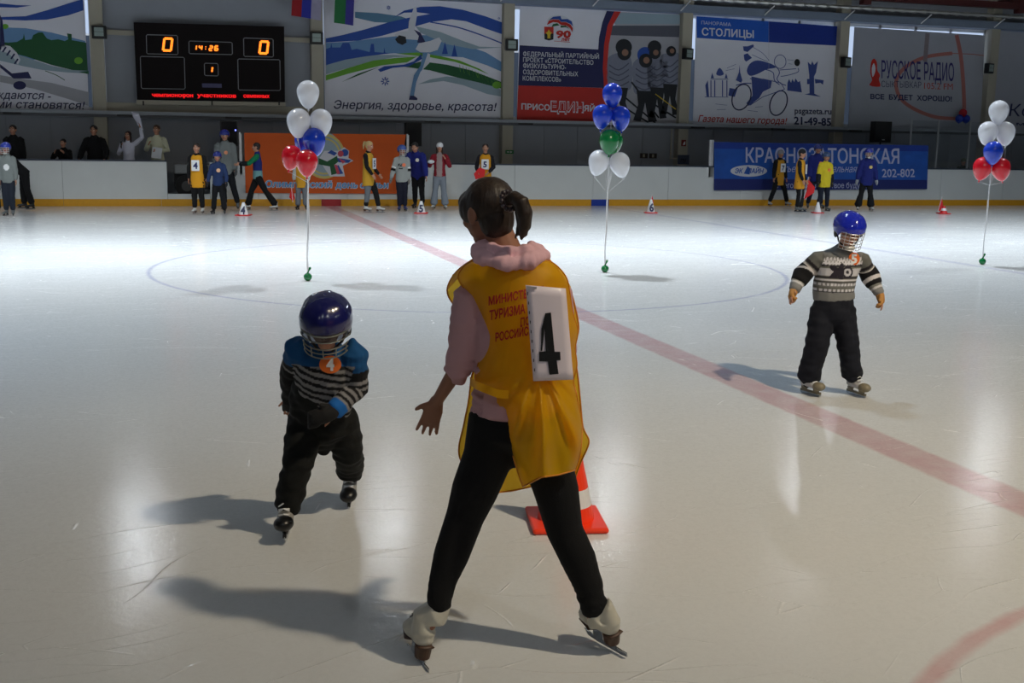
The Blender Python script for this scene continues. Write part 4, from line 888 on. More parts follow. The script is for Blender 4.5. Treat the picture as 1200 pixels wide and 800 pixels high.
def body(J, root, vox, thin=1.0, glove=None, name='body', skin=SKIN, bare_hand=True):
    S = J['S']; mb = MB(); f, u = unit(J['f']), unit(J['u']); s = np.cross(f, u)
    h = J['h']
    head_mb(mb, J['head'], f, u, h)
    sh = mixj(J['sh0'], J['sh1'], .5); hp = mixj(J['hp0'], J['hp1'], .5); ax = unit(sh-hp); sd = unit(J['sh1']-J['sh0'])
    mb.tube([J['neck']-ax*.02*S, mixj(J['neck'], J['head'], .5), J['head']-u*.12*h-f*.06*h], [.062*S, .052*S, .052*S], 12)
    W_ = np.linalg.norm(J['sh1']-J['sh0'])/2
    t = thin*.85
    mb.tube([hp-ax*.05*S, hp+ax*.03*S, mixj(hp, sh, .35), mixj(hp, sh, .68), mixj(hp, sh, .93), J['neck']], [(.135*S*t, .10*S*t), (.145*S*t, .10*S*t), (.118*S*t, .085*S*t), (.135*S*t, .10*S*t), (W_*.92, .065*S), (.062*S, .055*S)], 16, sd)
    for k in '01':
        a, b, c = J['sh'+k], J['el'+k], J['wr'+k]
        mb.tube([a, mixj(a, b, .5), b, mixj(b, c, .3), c], [.047*S*t, .042*S*t, .035*S*t, .036*S*t, .025*S*t], 12)
        d = J.get('hd'+k, c-b); pn = J.get('pn'+k, f if False else unit(np.cross(unit(d), sd))+0)
        hand_mb(mb, c, d, pn, S*J.get('hs', 1), J.get('curl'+k, .45), J.get('spr', .35), J.get('th'+k, 1))
        a, b, c = J['hp'+k], J['kn'+k], J['an'+k]
        mb.tube([a, mixj(a, b, .5), b, mixj(b, c, .35), c], [.080*S*t, .070*S*t, .050*S*t, .052*S*t, .036*S*t], 12)
        td = unit(J['td'+k]); ft = J.get('ft'+k)
        if ft is not None: mb.tube([c]+ft, [.026*S]+[.018*S]*len(ft), 10)
        else: mb.tube([c, c-np.array([0, 0, .045*S]), c+td*.09*S-np.array([0, 0, .058*S])], [.032*S, .026*S, .016*S], 10)
    me = remesh(mb, vox, 2); co = coords(me); c = np.tile(C_(*skin), (len(co), 1))
    q = co-J['head']; a = q@s/h; b = q@f/h; d = q@u/h
    m = (np.abs(a) < .12) & (b > .28) & (np.abs(d+.252) < .04); c[m] = C_(150, 70, 66)
    m = (np.abs(np.abs(a)-.15) < .08) & (b > .25) & (np.abs(d-.12-.02*np.abs(a)) < .022); c[m] = C_(60, 42, 32)
    if glove is not None:
        pass
    setcol(me, c)
    o = link(name, me, attr_mat('skin', .55, 0), root, True)
    for k in (-1, 1):
        e = MB(); p0 = J['head']+s*.145*k*h+f*.315*h+u*.035*h; e.sphere(p0, .052*h, np.array([s, u, f]), 12, 8)
        eo = e.build('eye', mat('eye_white', (215, 212, 208), .3), root, True)
        MB().sphere(p0+f*.034*h, (.026*h, .026*h, .02*h), np.array([s, u, f]), 10, 6).build('iris', mat('iris_dark', (40, 28, 20), .2), eo, True)
    return o

def limbparam(co, segs, bias=.09):
    """nearest limb and distance along it; segs = list of polylines"""
    best = np.full(len(co), 1e9); idx = np.zeros(len(co), int); al = np.zeros(len(co))
    for k, pl in enumerate(segs):
        acc = 0
        for a, b in zip(pl[:-1], pl[1:]):
            ab = b-a; l2 = ab@ab; t = np.clip((co-a)@ab/l2, 0, 1); dd = np.linalg.norm(co-(a+t[:, None]*ab), axis=1)
            if k == 0: dd = dd-bias
            m = dd < best; best[m] = dd[m]; idx[m] = k; al[m] = acc+t[m]*math.sqrt(l2); acc += math.sqrt(l2)
    return idx, al
def top_garment(J, root, name, vox, color, t=.02, hem=.06, sleeves=1.0, colfn=None, fat=1.0, wr=.006, mt=None, collar=True, wsc=(14, 14, 22)):
    S = J['S']; mb = MB(); sh = mixj(J['sh0'], J['sh1'], .5); hp = mixj(J['hp0'], J['hp1'], .5); ax = unit(sh-hp); sd = unit(J['sh1']-J['sh0'])
    W_ = np.linalg.norm(J['sh1']-J['sh0'])/2
    mb.tube([hp-ax*hem*S, hp+ax*.04*S, mixj(hp, sh, .35), mixj(hp, sh, .68), mixj(hp, sh, .9), mixj(sh, J['neck'], .55), J['neck']+ax*.01],
            [(.145*S*fat+t, .108*S*fat+t), (.148*S*fat+t, .108*S*fat+t), (.130*S*fat+t, .098*S*fat+t), (.14*S*fat+t, .105*S*fat+t), (W_*.98+t*.6, .075*S+t), (W_*.66+t*.5, .06*S+t), (.056*S+t, .052*S+t)], 18, sd, cap=(0, 1))
    segs = [[hp-ax*hem*S, sh]]
    for k in '01':
        a, b, c = J['sh'+k], J['el'+k], J['wr'+k]
        if sleeves >= 1: pts = [a, mixj(a, b, .5), b, mixj(b, c, .5), mixj(b, c, .96)]; rr = [.050*S+t, .046*S+t, .042*S+t, .040*S+t*.9, .032*S+t*.7]
        elif sleeves > 0: pts = [a, mixj(a, b, .5), mixj(a, b, sleeves*2)]; rr = [.052*S+t, .050*S+t, .05*S+t]
        else: pts = [a, mixj(a, b, .12)]; rr = [.05*S+t, .05*S+t]
        mb.tube(pts, rr, 14, cap=1); segs.append([a, b, c])
    if collar: mb.tube([J['neck']-ax*.02, J['neck']+ax*.035*S], [.056*S+t*.6, .050*S+t*.5], 14, cap=1)
    me = remesh(mb, vox, 2)
    if wr: wrinkle(me, wr, wsc, seed=random.random()*50)
    co = coords(me); base = np.tile(C_(*color), (len(co), 1))
    if colfn:
        idx, al = limbparam(co, segs); base = colfn(co, idx, al, base, J)
    setcol(me, base)
    return link(name, me, mt or attr_mat('cloth', .85, .02, .25), root, True)
def trousers(J, root, name, vox, color, t=.016, flare=0., wr=.006, colfn=None, top=.05, hemk=.93, wsc=(12, 12, 20)):
    S = J['S']; mb = MB(); hp = mixj(J['hp0'], J['hp1'], .5); sh = mixj(J['sh0'], J['sh1'], .5); ax = unit(sh-hp); sd = unit(J['hp1']-J['hp0'])
    mb.tube([hp-ax*.05*S, hp+ax*.03*S, hp+ax*top*2*S], [(.135*S+t, .10*S+t), (.14*S+t, .10*S+t), (.122*S+t, .09*S+t)], 16, sd, cap=1)
    segs = []
    for k in '01':
        a, b, c = J['hp'+k], J['kn'+k], J['an'+k]
        mb.tube([a, mixj(a, b, .5), b, mixj(b, c, .5), mixj(b, c, hemk)], [.084*S+t, .076*S+t, .058*S+t, .052*S+t+flare*.5, .044*S+t+flare], 14, cap=1); segs.append([a, b, c])
    me = remesh(mb, vox, 2)
    if wr: wrinkle(me, wr, wsc, seed=random.random()*50)
    co = coords(me); base = np.tile(C_(*color), (len(co), 1))
    if colfn: idx, al = limbparam(co, segs, 0); base = colfn(co, idx, al, base, J)
    setcol(me, base); return link(name, me, attr_mat('cloth', .85, .02, .25), root, True)
def skate(J, k, root, bm, S=None, figure=False, toe_m=None, vox=.012, cuff=.10, lean=None, sole_m=None, laces=False):
    """boot with sole, holder and blade under ankle k"""
    S = S or J['S']; a = J['an'+k]; td = unit(J['td'+k]); up = unit(lean if lean is not None else (0, 0, 1)); td = unit(td-up*(td@up)); sd = np.cross(td, up)
    P = lambda x, y, z: a+td*x*S+sd*y*S+up*z*S
    mb = MB()
    mb.tube([P(-.018, 0, cuff), P(-.012, 0, .03), P(-.004, 0, -.03)], [(.045*S, .052*S), (.042*S, .046*S), (.042*S, .050*S)], 14, sd, cap=1)
    mb.tube([P(-.035, 0, -.052), P(.03, 0, -.05), P(.10, 0, -.062), P(.155, 0, -.066)], [(.036*S, .034*S), (.038*S, .036*S), (.042*S, .028*S), (.036*S, .024*S)], 14, sd)
    me = remesh(mb, vox, 2)
    b = link('skate', me, bm, root, True)
    mm = MB()
    if figure:
        sm_ = sole_m or mat('heel_brown', (74, 50, 36), .5)
        hb = MB(); hb.tube([P(-.035, 0, -.075), P(-.028, 0, -.118)], [(.034*S, .036*S), (.028*S, .028*S)], 12, sd, cap=0); hb.build('heel', sm_, b)
        so_ = MB(); so_.tube([P(-.06, 0, -.084), P(.02, 0, -.086), P(.10, 0, -.092), P(.17, 0, -.088)], [(.03*S, .008*S), (.024*S, .007*S), (.038*S, .007*S), (.024*S, .006*S)], 12, sd, cap=1); so_.build('sole', sm_, b)
        zb = -.155
        pl = [(-.07, zb+.002), (-.02, zb), (.10, zb), (.165, zb+.004), (.178, zb+.028), (.160, zb+.026), (.13, zb+.022), (.12, -.095), (.085, -.095), (.08, zb+.022), (-.005, zb+.022), (-.012, -.115), (-.048, -.115), (-.045, zb+.022), (-.072, zb+.02)]
    else:
        if toe_m is not None:
            tp = MB(); tp.sphere(P(.14, 0, -.062), (.047*S, .058*S, .036*S), np.array([sd, td, up]), 14, 10); tp.build('toe_cap', toe_m, b, True)
        hl = MB()
        for x in (-.03, .11): hl.tube([P(x, 0, -.085), P(x, 0, -.118)], [(.022*S, .034*S), (.012*S, .030*S)], 10, sd, cap=0)
        hl.bar(P(-.07, 0, -.118), P(.16, 0, -.118), .016*S, .018*S); hl.build('blade_holder', toe_m or M_black, b)
        zb = -.150
        pl = [(-.08, zb+.012), (-.06, zb), (.13, zb), (.165, zb+.012), (.165, zb+.03), (-.08, zb+.03)]
    n = len(pl); vs = [P(x, .0022, z) for x, z in pl]+[P(x, -.0022, z) for x, z in pl]
    tr_ = [tuple(t) for t in poly_tris(pl)]
    mm.add(vs, tr_+[tuple(i+n for i in t[::-1]) for t in tr_]+[(i, (i+1) % n, (i+1) % n+n, i+n) for i in range(n)]); mm.build('blade', M_blade, b)
    if laces:
        lc = MB()
        for i in range(6):
            x0 = .015+.017*i; z0 = .045-.016*i
            for s_ in (-1, 1): lc.tube([P(x0+.03, -.024*s_, z0-.045+.03*(1-i/6)), P(x0+.045, 0, z0-.038+.03*(1-i/6)), P(x0+.038, .024*s_, z0-.052+.03*(1-i/6))], [.0035*S]*3, 6, cap=1)
        lc.build('laces', M_white, b)
    return b
def hair(J, root, color, tail=None, cap=False, long=0, vox=.01, name='hair', bangs=False):
    f, u, h, c = unit(J['f']), unit(J['u']), J['h'], J['head']; s = np.cross(f, u); A = np.array([s, f, u]); mb = MB()
    at = lambda a, b, d: c+s*a*h+f*b*h+u*d*h
    mb.sphere(at(0, -.09, .17), (.385*h, .44*h, .385*h), A, 20, 14); mb.sphere(at(0, -.17, -.02), (.33*h, .30*h, .36*h), A, 16, 12)
    if bangs: mb.sphere(at(0, .26, .26), (.27*h, .14*h, .17*h), A, 14, 10)
    if long:
        for k in (-1, 1): mb.tube([at(.30*k, .02, .1), at(.36*k, .02, -.2), at(.34*k, .04, -.2-long*.5), at(.30*k, .08, -.2-long)], [(.08*h, .16*h), (.09*h, .17*h), (.10*h, .12*h), (.06*h, .07*h)], 10, s)
        mb.tube([at(0, -.3, .1), at(0, -.32, -.2-long*.8)], [(.3*h, .14*h), (.25*h, .08*h)], 12, s)
    if tail is not None: mb.tube(tail[0], tail[1], 12)
    me = remesh(mb, vox, 2); wrinkle(me, .006, (60, 60, 10), 3)
    return link(name, me, mat('hair_%d_%d_%d' % color, color, .55, var=.4, scale=60, bump=.4), root, True)
def helmet(J, root, color=(24, 40, 150), cage=True, bars=(7, 5), hero=False, cagecol=None, r=1.0):
    f, u, h, c = unit(J['f']), unit(J['u']), J['h'], J['head']; s = np.cross(f, u)
    ra, rb, rc = .46*h*r, .545*h*r, .47*h*r; c0 = c+u*.12*h-f*.03*h; n, m = (40, 26) if hero else (22, 14); V = []; F = []
    for i in range(m+1):
        ph = math.pi/2-math.pi*.70*i/m
        for q in range(n):
            a = 2*math.pi*q/n; x, y, z = math.cos(ph)*math.sin(a), math.cos(ph)*math.cos(a), math.sin(ph)
            lim = -.05 if y > .45 else (-.75 if y < .1 else -.75+.70*min(1, (y-.1)/.35))
            lim = lim if abs(x) < .99 else lim
            if z < lim:
                z = lim; k = math.sqrt(max(0, 1-z*z))/max(math.hypot(x, y), 1e-6); x *= k; y *= k
            rid = 1+.035*(math.cos(a*6) > .2)*(z > .15 and z < .8) if hero else 1
            V.append(c0+s*x*ra*rid+f*y*rb*rid+u*z*rc*rid)
    for i in range(m):
        for q in range(n): F.append((i*n+q, (i+1)*n+q, (i+1)*n+(q+1) % n, i*n+(q+1) % n))
    hm = mat('helmet_%d_%d_%d' % color, color, .18, coat=.5, var=.02)
    o = MB().add(V, F).build('helmet', hm, root, True); sl_ = o.modifiers.new('s', 'SOLIDIFY'); sl_.thickness = .012; sl_.offset = -1
    if cage:
        cm = cagecol or mat('cage_wire', (205, 206, 210), .3, metal=.4); w_ = MB(); rw = .0019 if hero else .003
        def pt(az, z): 
            k = 1-.10*max(0, -z-.1); return c0+s*math.sin(az)*ra*1.06*k+f*(math.cos(az)*rb*1.10*k+.02*h)+u*(z*h)
        nv, nh = bars
        for i in range(nv):
            az = -1.05+2.1*i/(nv-1); w_.tube([pt(az, z) for z in np.linspace(-.02, -.62, 7)], [rw]*7, 5, cap=1)
        for i in range(nh):
            z = -.04-.58*i/(nh-1); w_.tube([pt(az, z) for az in np.linspace(-1.15, 1.15, 13)], [rw*1.1]*13, 5, cap=1)
        w_.build('face_cage', cm, o)
        MB().sphere(c+f*.30*h-u*.50*h, (.20*h, .13*h, .10*h), np.array([s, f, u]), 14, 8).build('chin_cup', mat('chin_cup', (200, 196, 186), .6), o, True)
    st = MB()
    for k in (-1, 1):
        st.tube([c0+s*k*ra*.96-u*.10*h, c+s*k*.34*h+f*.08*h-u*.35*h, c+s*k*.14*h+f*.22*h-u*.52*h], [.006, .006, .006], 6, cap=1)
        st.sphere(c0+s*k*ra*.97-u*.20*h+f*.02*h, (.05*h, .13*h, .16*h), np.array([s, f, u]), 12, 8)
    st.build('ear_guard', M_black, o, True)
    return o
def plate(root, c, right, up, w_, h_, num, col=(30, 34, 80), nm='bib_number', sz=.7, sheet=None):
    right, up = unit(right), unit(up); n = np.cross(right, up); mb = MB()
    vs = [c+right*a*w_/2+up*b*h_/2+n*d for d in (0, .004) for a, b in ((-1, -1), (1, -1), (1, 1), (-1, 1))]
    o = mb.add(vs, [(0, 3, 2, 1), (4, 5, 6, 7), (0, 1, 5, 4), (1, 2, 6, 5), (2, 3, 7, 6), (3, 0, 4, 7)]).build(nm, sheet or M_white, root)
    if num:
        V, F, wd = textmesh(num, .05); hh = h_*sz; ww = min(w_*.8, wd*hh)
        MB().add([c+right*(v[0]-.5)*ww+up*(v[1]-.5)*hh+n*.007 for v in V], F).build('numeral', mat('ink_%d_%d_%d' % col, col, .5), o)
    return o

def stand_pose(H, face=0, arms=((.12, .0, -1), (.1, .25, -1)), arms1=None, feet=((-.07, 0), (.07, 0)), lean=0, headpitch=0, headturn=0, child=False, hipdrop=0, sidelean=0, skates=True, toes=(.25, .25), wid=1.0):
    """joints of a standing figure; face: 0 = towards the camera, positive turns to the right of the picture"""
    base = .065*H/1.7*1.2 if skates else .0
    f = np.array([math.sin(face), -math.cos(face), 0]); s = np.array([math.cos(face), math.sin(face), 0]); u = np.array([0, 0, 1.])
    Hb = H-base; S = Hb/1.68; J = dict(S=S, hd_=0)
    hk = .225*S if not child else .225*S*1.1
    J['h'] = hk
    J['hs'] = 1.0
    hip = u*(base+.49*Hb-hipdrop); ax = unit(u*math.cos(lean)+f*math.sin(lean)+s*sidelean)
    J['hp0'] = hip-s*.075*S*wid; J['hp1'] = hip+s*.075*S*wid
    sh = hip+ax*.325*Hb; sw = (.165 if not child else .15)*S*wid
    J['sh0'] = sh-s*sw; J['sh1'] = sh+s*sw; J['neck'] = sh+ax*.045*Hb
    hu = unit(ax*math.cos(headpitch)+f*math.sin(headpitch)); fh = unit(f*math.cos(headturn)+s*math.sin(headturn)); fh = unit(fh*math.cos(headpitch)-u*math.sin(headpitch)); hu = unit(hu-fh*(hu@fh))
    J['f'] = fh; J['u'] = hu; J['head'] = J['neck']+unit(ax+f*.25)*.5*hk+hu*.18*hk
    dirs = [arms, arms1 or arms]
    for k, sg in (('0', -1), ('1', 1)):
        (a, b) = dirs[int(k)]; g = lambda d: unit(s*sg*d[0]+f*d[1]+u*d[2])
        J['el'+k] = J['sh'+k]+g(a)*.175*Hb; J['wr'+k] = J['el'+k]+g(b)*.145*Hb; J['hd'+k] = g(b); J['pn'+k] = -s*sg; J['th'+k] = -sg
        fx, fy = feet[int(k)]; J['an'+k] = s*fx+f*fy+u*(base+.055*Hb)
        J['kn'+k] = mixj(J['hp'+k], J['an'+k], .52)+f*.02*Hb+f*hipdrop*.8; J['td'+k] = unit(f+s*sg*toes[int(k)])
    J['face_s'] = s; J['face_f'] = f
    return J
def bg(px, py, H, label, face=0, top=(40, 40, 44), top_t=.02, legs=(18, 18, 22), vest=None, num=None, hat=None, helm=None, hairc=(40, 28, 22), tail=False, long=0, boots='white', foot=None, glove=None, topfn=None, legfn=None, badge=None, flare=.0, sleeves=1.0, hem=.06, fat=1.0, child=False, cage=False, at=None, z0=0., nosk=False, **kw):
    P = at if at is not None else G(px, py); root = empty('person', (P.x, P.y, z0 if at is not None else 0), -YAW)
    tag(root, label, 'person')
    J = stand_pose(H, face, child=child, skates=not nosk, **kw); v = .017
    body(J, root, .013)
    top_garment(J, root, 'jacket', v, top, top_t, hem, sleeves, topfn, fat, wr=.006)
    trousers(J, root, 'trousers', v, legs, .016, flare, colfn=legfn)
    s, f = J['face_s'], J['face_f']
    sh = mixj(J['sh0'], J['sh1'], .5); hp = mixj(J['hp0'], J['hp1'], .5); ax = unit(sh-hp); S = J['S']
    if vest:
        mb = MB(); W_ = np.linalg.norm(J['sh1']-J['sh0'])/2
        mb.tube([hp-ax*.22*S, hp-ax*.05*S, mixj(hp, sh, .35), mixj(hp, sh, .75), mixj(hp, sh, .97), mixj(sh, J['neck'], .5)], [(.185*S, .150*S), (.178*S, .145*S), (.165*S, .135*S), (.172*S, .138*S), (W_*1.02, .11*S), (W_*.72, .085*S)], 18, unit(J['sh1']-J['sh0']), cap=(0, 1))
        me = remesh(mb, .015, 2); wrinkle(me, .012, (12, 12, 6), 2); setcol(me, np.tile(C_(*vest), (len(me.vertices), 1)))
        link('vest', me, attr_mat('cloth', .85, .02, .25), root, True)
    if num is not None:
        c = mixj(hp, sh, .62)+f*.165*S; plate(root, c, s, ax, .20*S, .27*S, num, (26, 32, 90), sz=.55)
    if badge:
        c = mixj(hp, sh, .72)+f*.158*S*fat+s*.05*S; mbb = MB(); vs, fs = tube([c-f*.03, c+f*.006], [.045, .045], 14, s, 0); mbb.add(vs, fs); mbb.build('chest_badge', mat('badge_%d_%d_%d' % badge, badge, .5), root)
    for k in '01':
        if nosk: 
            pass
        bm = {'white': mat('boot_white', (190, 190, 188), .4), 'black': mat('boot_black', (24, 24, 26), .4), 'grey': mat('boot_grey', (92, 96, 98), .5), 'blue': mat('boot_blue', (46, 56, 110), .45)}[boots]
        skate(J, k, root, bm, figure=(boots == 'white'), vox=.014, cuff=.07)
    if glove:
        for k in '01':
            mb = MB(); d = unit(J['hd'+k]); mb.tube([J['wr'+k]-d*.02, J['wr'+k]+d*.05*S, J['wr'+k]+d*.10*S], [.038*S, .048*S, .038*S], 10)
            for j_ in range(4):
                b_ = J['wr'+k]+d*.09*S+J['face_f']*(.03-.02*j_)*S; mb.tube([b_, b_+d*.06*S+J['pn'+k]*.012*S], [.014*S, .012*S], 8)
            b_ = J['wr'+k]+d*.03*S+J['face_f']*.035*S; mb.tube([b_, b_+unit(d+J['face_f'])*.045*S], [.015*S, .013*S], 8)
            me = remesh(mb, .010, 1); link('glove', me, mat('glove_%d_%d_%d' % glove, glove, .7), root, True)
    tl = None
    if tail:
        fh, hu, h, c = J['f'], J['u'], J['h'], J['head']; at_ = lambda b, d: c+fh*b*h+hu*d*h
        tl = ([at_(-.45, .35), at_(-.68, .30), at_(-.74, .0), at_(-.66, -.5)], [.06*h, .13*h, .14*h, .06*h])
    if helm: helmet(J, root, helm, cage, (5, 4))
    elif hat:
        fh, hu, h, c = J['f'], J['u'], J['h'], J['head']; ss = np.cross(fh, hu); mb = MB(); mb.sphere(c+hu*.22*h-fh*.04*h, (.42*h, .47*h, .40*h), np.array([ss, fh, hu]), 18, 12)
        mb.tube([c+hu*.10*h-fh*.05*h, c+hu*.20*h-fh*.05*h], [(.41*h, .46*h), (.42*h, .47*h)], 18, ss, cap=1)
        me = remesh(mb, .012, 1); link('hat', me, mat('hat_%d_%d_%d' % hat, hat, .9, bump=.5, scale=150), root, True)
        hair(J, root, hairc, tl, long=long, vox=.013)
    else: hair(J, root, hairc, tl, long=long, vox=.013)
    return root, J
def world_of(root, l): 
    return Vector((root.location.x, root.location.y, root.location.z))+RT*float(l[0])+FW*float(l[1])+Vector((0, 0, float(l[2])))
YV = (214, 150, 30)
# --- people on the far ice, left group
def white_mark(co, idx, al, base, J):
    c = mixj(mixj(J['hp0'], J['hp1'], .5), mixj(J['sh0'], J['sh1'], .5), .6)+J['face_f']*.15; m = np.linalg.norm(co-c-J['face_s']*.02, axis=1) < .08; base[m] = C_(225, 225, 225); return base
bg(-5, 252, 1.5, 'child in dark jacket cut off by the left edge of the photo', 0, (30, 32, 44), legs=(20, 20, 26), helm=(40, 48, 120), child=True, badge=(226, 120, 60), boots='grey')
bg(12, 254, 1.56, 'child in blue helmet and grey sweater with a white round mark at the left edge', .1, (118, 124, 122), legs=(28, 34, 46), helm=(50, 66, 160), child=True, topfn=white_mark, boots='grey', hairc=(60, 40, 30), cage=True)
def grey_piping(co, idx, al, base, J):
    m = (idx > 0) & (co[:, 1] < (J['sh1'][1]-.02)) & (np.abs(al-.2) < .26) & (np.abs(co[:, 0]-np.where(idx == 1, J['el0'][0], J['el1'][0])) < .022); base[m] = C_(120, 120, 120); return base
bg(31, 246, 1.72, 'adult in black tracksuit bending over behind the left children', -1.0, (16, 16, 19), legs=(14, 14, 16), lean=.75, headpitch=.3, feet=((-.2, .0), (.2, -.1)), arms=((.1, .8, -.8), (.1, .7, -.8)), topfn=grey_piping, boots='black', flare=.02)
r_, J_ = bg(233, 251.5, 1.63, 'girl in yellow vest with number 4 standing at the left with hands down', 0, (14, 14, 16), .014, (14, 14, 16), vest=YV, num='4', hairc=(40, 26, 20), feet=((-.09, 0), (.09, -.02)), arms=((.16, 0, -1), (.05, .05, -1)), boots='white', toes=(.1, .1))
bg(266, 246.5, 1.95, 'tall man in blue helmet and grey jacket behind the blue clad child', 0, (112, 118, 118), .035, (16, 18, 24), helm=(34, 44, 130), feet=((-.05, 0), (.28, 0)), arms=((.12, .0, -1), (.1, .2, -1)), badge=(226, 150, 110), boots='grey', glove=(70, 72, 74), hem=.1)
bg(257, 252, 1.42, 'small child in blue helmet and dark blue jacket beside the girl with number 4', 0, (34, 52, 92), .02, (12, 13, 18), helm=(34, 44, 120), child=True, feet=((-.13, 0), (.13, 0)), arms=((.35, .15, -1), (.1, .5, -1)), badge=(228, 180, 140), boots='black', glove=(20, 22, 30), flare=.01)
def green_blue(co, idx, al, base, J):
    base[co[:, 2] < mixj(J['hp0'], J['sh0'], .28)[2]] = C_(110, 156, 160); m = (idx == 0) & (co[:, 2] > mixj(J['hp0'], J['sh0'], .28)[2]); base[m] = C_(30, 40, 110); base[(idx > 0) & (al < .32)] = C_(16, 110, 70); base[(idx > 0) & (al >= .32)] = C_(16, 20, 24); return base
bg(303, 247, 1.66, 'woman in green and blue jacket reaching left in front of the orange banner', -1.35, (16, 110, 70), .02, (12, 12, 15), topfn=green_blue, feet=((-.04, .25), (.1, -.42)), arms=((.1, .8, -.75), (.1, 1.1, -.1)), hairc=(30, 22, 20), boots='white', flare=.03)
bg(354, 247, 1.5, 'child in yellow vest and grey trousers hidden behind the left balloon bunch', 0, (176, 178, 176), .018, (112, 116, 122), vest=(206, 150, 40), feet=((-.1, 0), (.1, 0)), boots='black', hairc=(50, 34, 26), flare=.02)
M_flagred = mat('pennant_red', (205, 30, 34), .8)
def pennant(at, pts, label, cat='flag'):
    o = empty('hand_flag', at, -YAW); tag(o, label, cat)
    vs = [(x, y, z) for x, y, z in pts]; mb = MB().add(vs+[(x, y+.012, z) for x, y, z in vs], poly_tris([(x, z) for x, y, z in vs])+[tuple(i+len(vs) for i in t) for t in poly_tris([(x, z) for x, y, z in vs])]+[(i, (i+1) % len(vs), (i+1) % len(vs)+len(vs), i+len(vs)) for i in range(len(vs))])
    mb.build('cloth', M_flagred, o); MB().tube([(pts[0][0], 0, pts[0][2]+.06), (pts[2][0], 0, pts[2][2]-.02)], [.007, .007], 6, cap=1).build('stick', M_white, o); return o
b_ = G(341, 247); pennant((b_.x, b_.y, 0), [(.02, 0, .60), (-.04, 0, .34), (.05, 0, .24), (.11, 0, .32)], 'rolled red flag hanging beside the child behind the left balloons')
def grey_stripe_leg(co, idx, al, base, J):
    m = np.abs(co[:, 0]-(J['kn0'][0]+J['kn1'][0])/2-.0) < .022; base[(co[:, 1] < J['hp0'][1]) & m] = C_(120, 124, 128); return base
def grey_leg(co, idx, al, base, J):
    base[(idx == 0) & (al < .62) & (co[:, 1] < J['hp0'][1]+.02)] = C_(104, 110, 116); return base
bg(432, 249.5, 1.74, 'girl with blond ponytail in yellow vest facing right beside the orange banner', 1.25, (14, 14, 16), .012, (15, 15, 17), vest=(196, 150, 46), num='5', hairc=(176, 150, 100), tail=True, feet=((-.05, -.05), (.06, .25)), arms=((.05, .15, -1), (.05, .75, -.9)), boots='white', legfn=grey_leg, toes=(.1, .1), headpitch=.2)
def dark_logo(co, idx, al, base, J):
    c = mixj(mixj(J['hp0'], J['hp1'], .5), mixj(J['sh0'], J['sh1'], .5), .64); a = (co-c)@J['face_s']; b = co[:, 2]-c[2]; fr = (co-c)@J['face_f'] > .05
    m = fr & (np.abs(a+.03) < .07) & (b > .0) & (b < .07) & (np.abs(np.abs(a+.03)-.05*(.07-b)/.07) > .012); base[m] = C_(34, 36, 46); m = fr & (np.abs(a+.03) < .055) & (np.abs(b+.05) < .012); base[m] = C_(40, 42, 50)
    base[(idx > 0) & (np.abs(al-.27) < .035)] = C_(18, 18, 20); base[(idx > 0) & (np.abs(al-.21) < .02)] = C_(215, 215, 215); return base
bg(471, 248.5, 1.62, 'child in blue helmet and light grey sweater standing beside the bending man', .15, (148, 152, 150), .025, (22, 24, 40), helm=(60, 84, 150), child=True, topfn=dark_logo, feet=((-.06, 0), (.08, .0)), arms=((.30, 0, -1), (.25, .05, -1)), arms1=((.1, 0, -1), (.05, .1, -1)), badge=(232, 120, 80), boots='blue', glove=(120, 116, 112), cage=True, headturn=.5, hem=.08)
bg(490, 245.8, 1.88, 'man in blue jacket bending forward behind the red and white marker cone', -.1, (26, 34, 112), .035, (14, 14, 17), lean=.62, headpitch=.4, feet=((-.1, -.1), (.12, 0)), arms=((.25, .2, -1), (.2, .4, -.9)), hairc=(20, 18, 18), badge=(225, 220, 205), boots='black', hem=.14, fat=1.1)
def burg(co, idx, al, base, J):
    c = J['neck']; m = (idx == 0) & (np.abs((co-c)@J['face_s']) < .075) & ((co-c)@J['face_f'] > .02); base[m] = C_(150, 132, 130); return base
r_, J_ = bg(515, 246.5, 1.72, 'woman in white knitted hat and burgundy jacket holding a white bag', 0, (130, 26, 40), .02, (122, 130, 140), hat=(214, 214, 218), hairc=(44, 28, 24), long=.7, topfn=burg, feet=((-.15, 0), (.15, 0)), arms=((.4, .15, -1), (-.2, .9, .35)), arms1=((.4, .15, -1), (-.5, .5, .9)), boots='white', flare=.045, hem=.0)
wp = world_of(r_, J_['wr0']+unit(J_['hd0'])*.1); o = MB().sphere((0, 0, 0), (.09, .06, .05), n=12, m=8).build('white_bag', mat('white_bag', (205, 210, 215), .4), None, True); o.location = wp; tag(o, 'small white packet in the hands of the woman in the white hat', 'bag')
r_, J_ = bg(568, 246, 1.72, 'girl in yellow vest with number 5 by the boards behind the foreground girl', 0, (26, 26, 34), .014, (14, 14, 16), vest=YV, num='5', hairc=(34, 24, 22), feet=((-.08, 0), (.08, 0)), arms=((.25, 0, -1), (-.1, .5, -.3)), arms1=((.25, 0, -1), (-.5, .6, -.5)), boots='white')
wp = world_of(r_, J_['wr0']); pennant(wp, [(.05, -.1, .12), (-.1, -.1, -.05), (-.05, -.1, -.2), (.18, -.1, -.12), (.2, -.1, .06)], 'red flag held by the girl with number 5 behind the foreground girl')
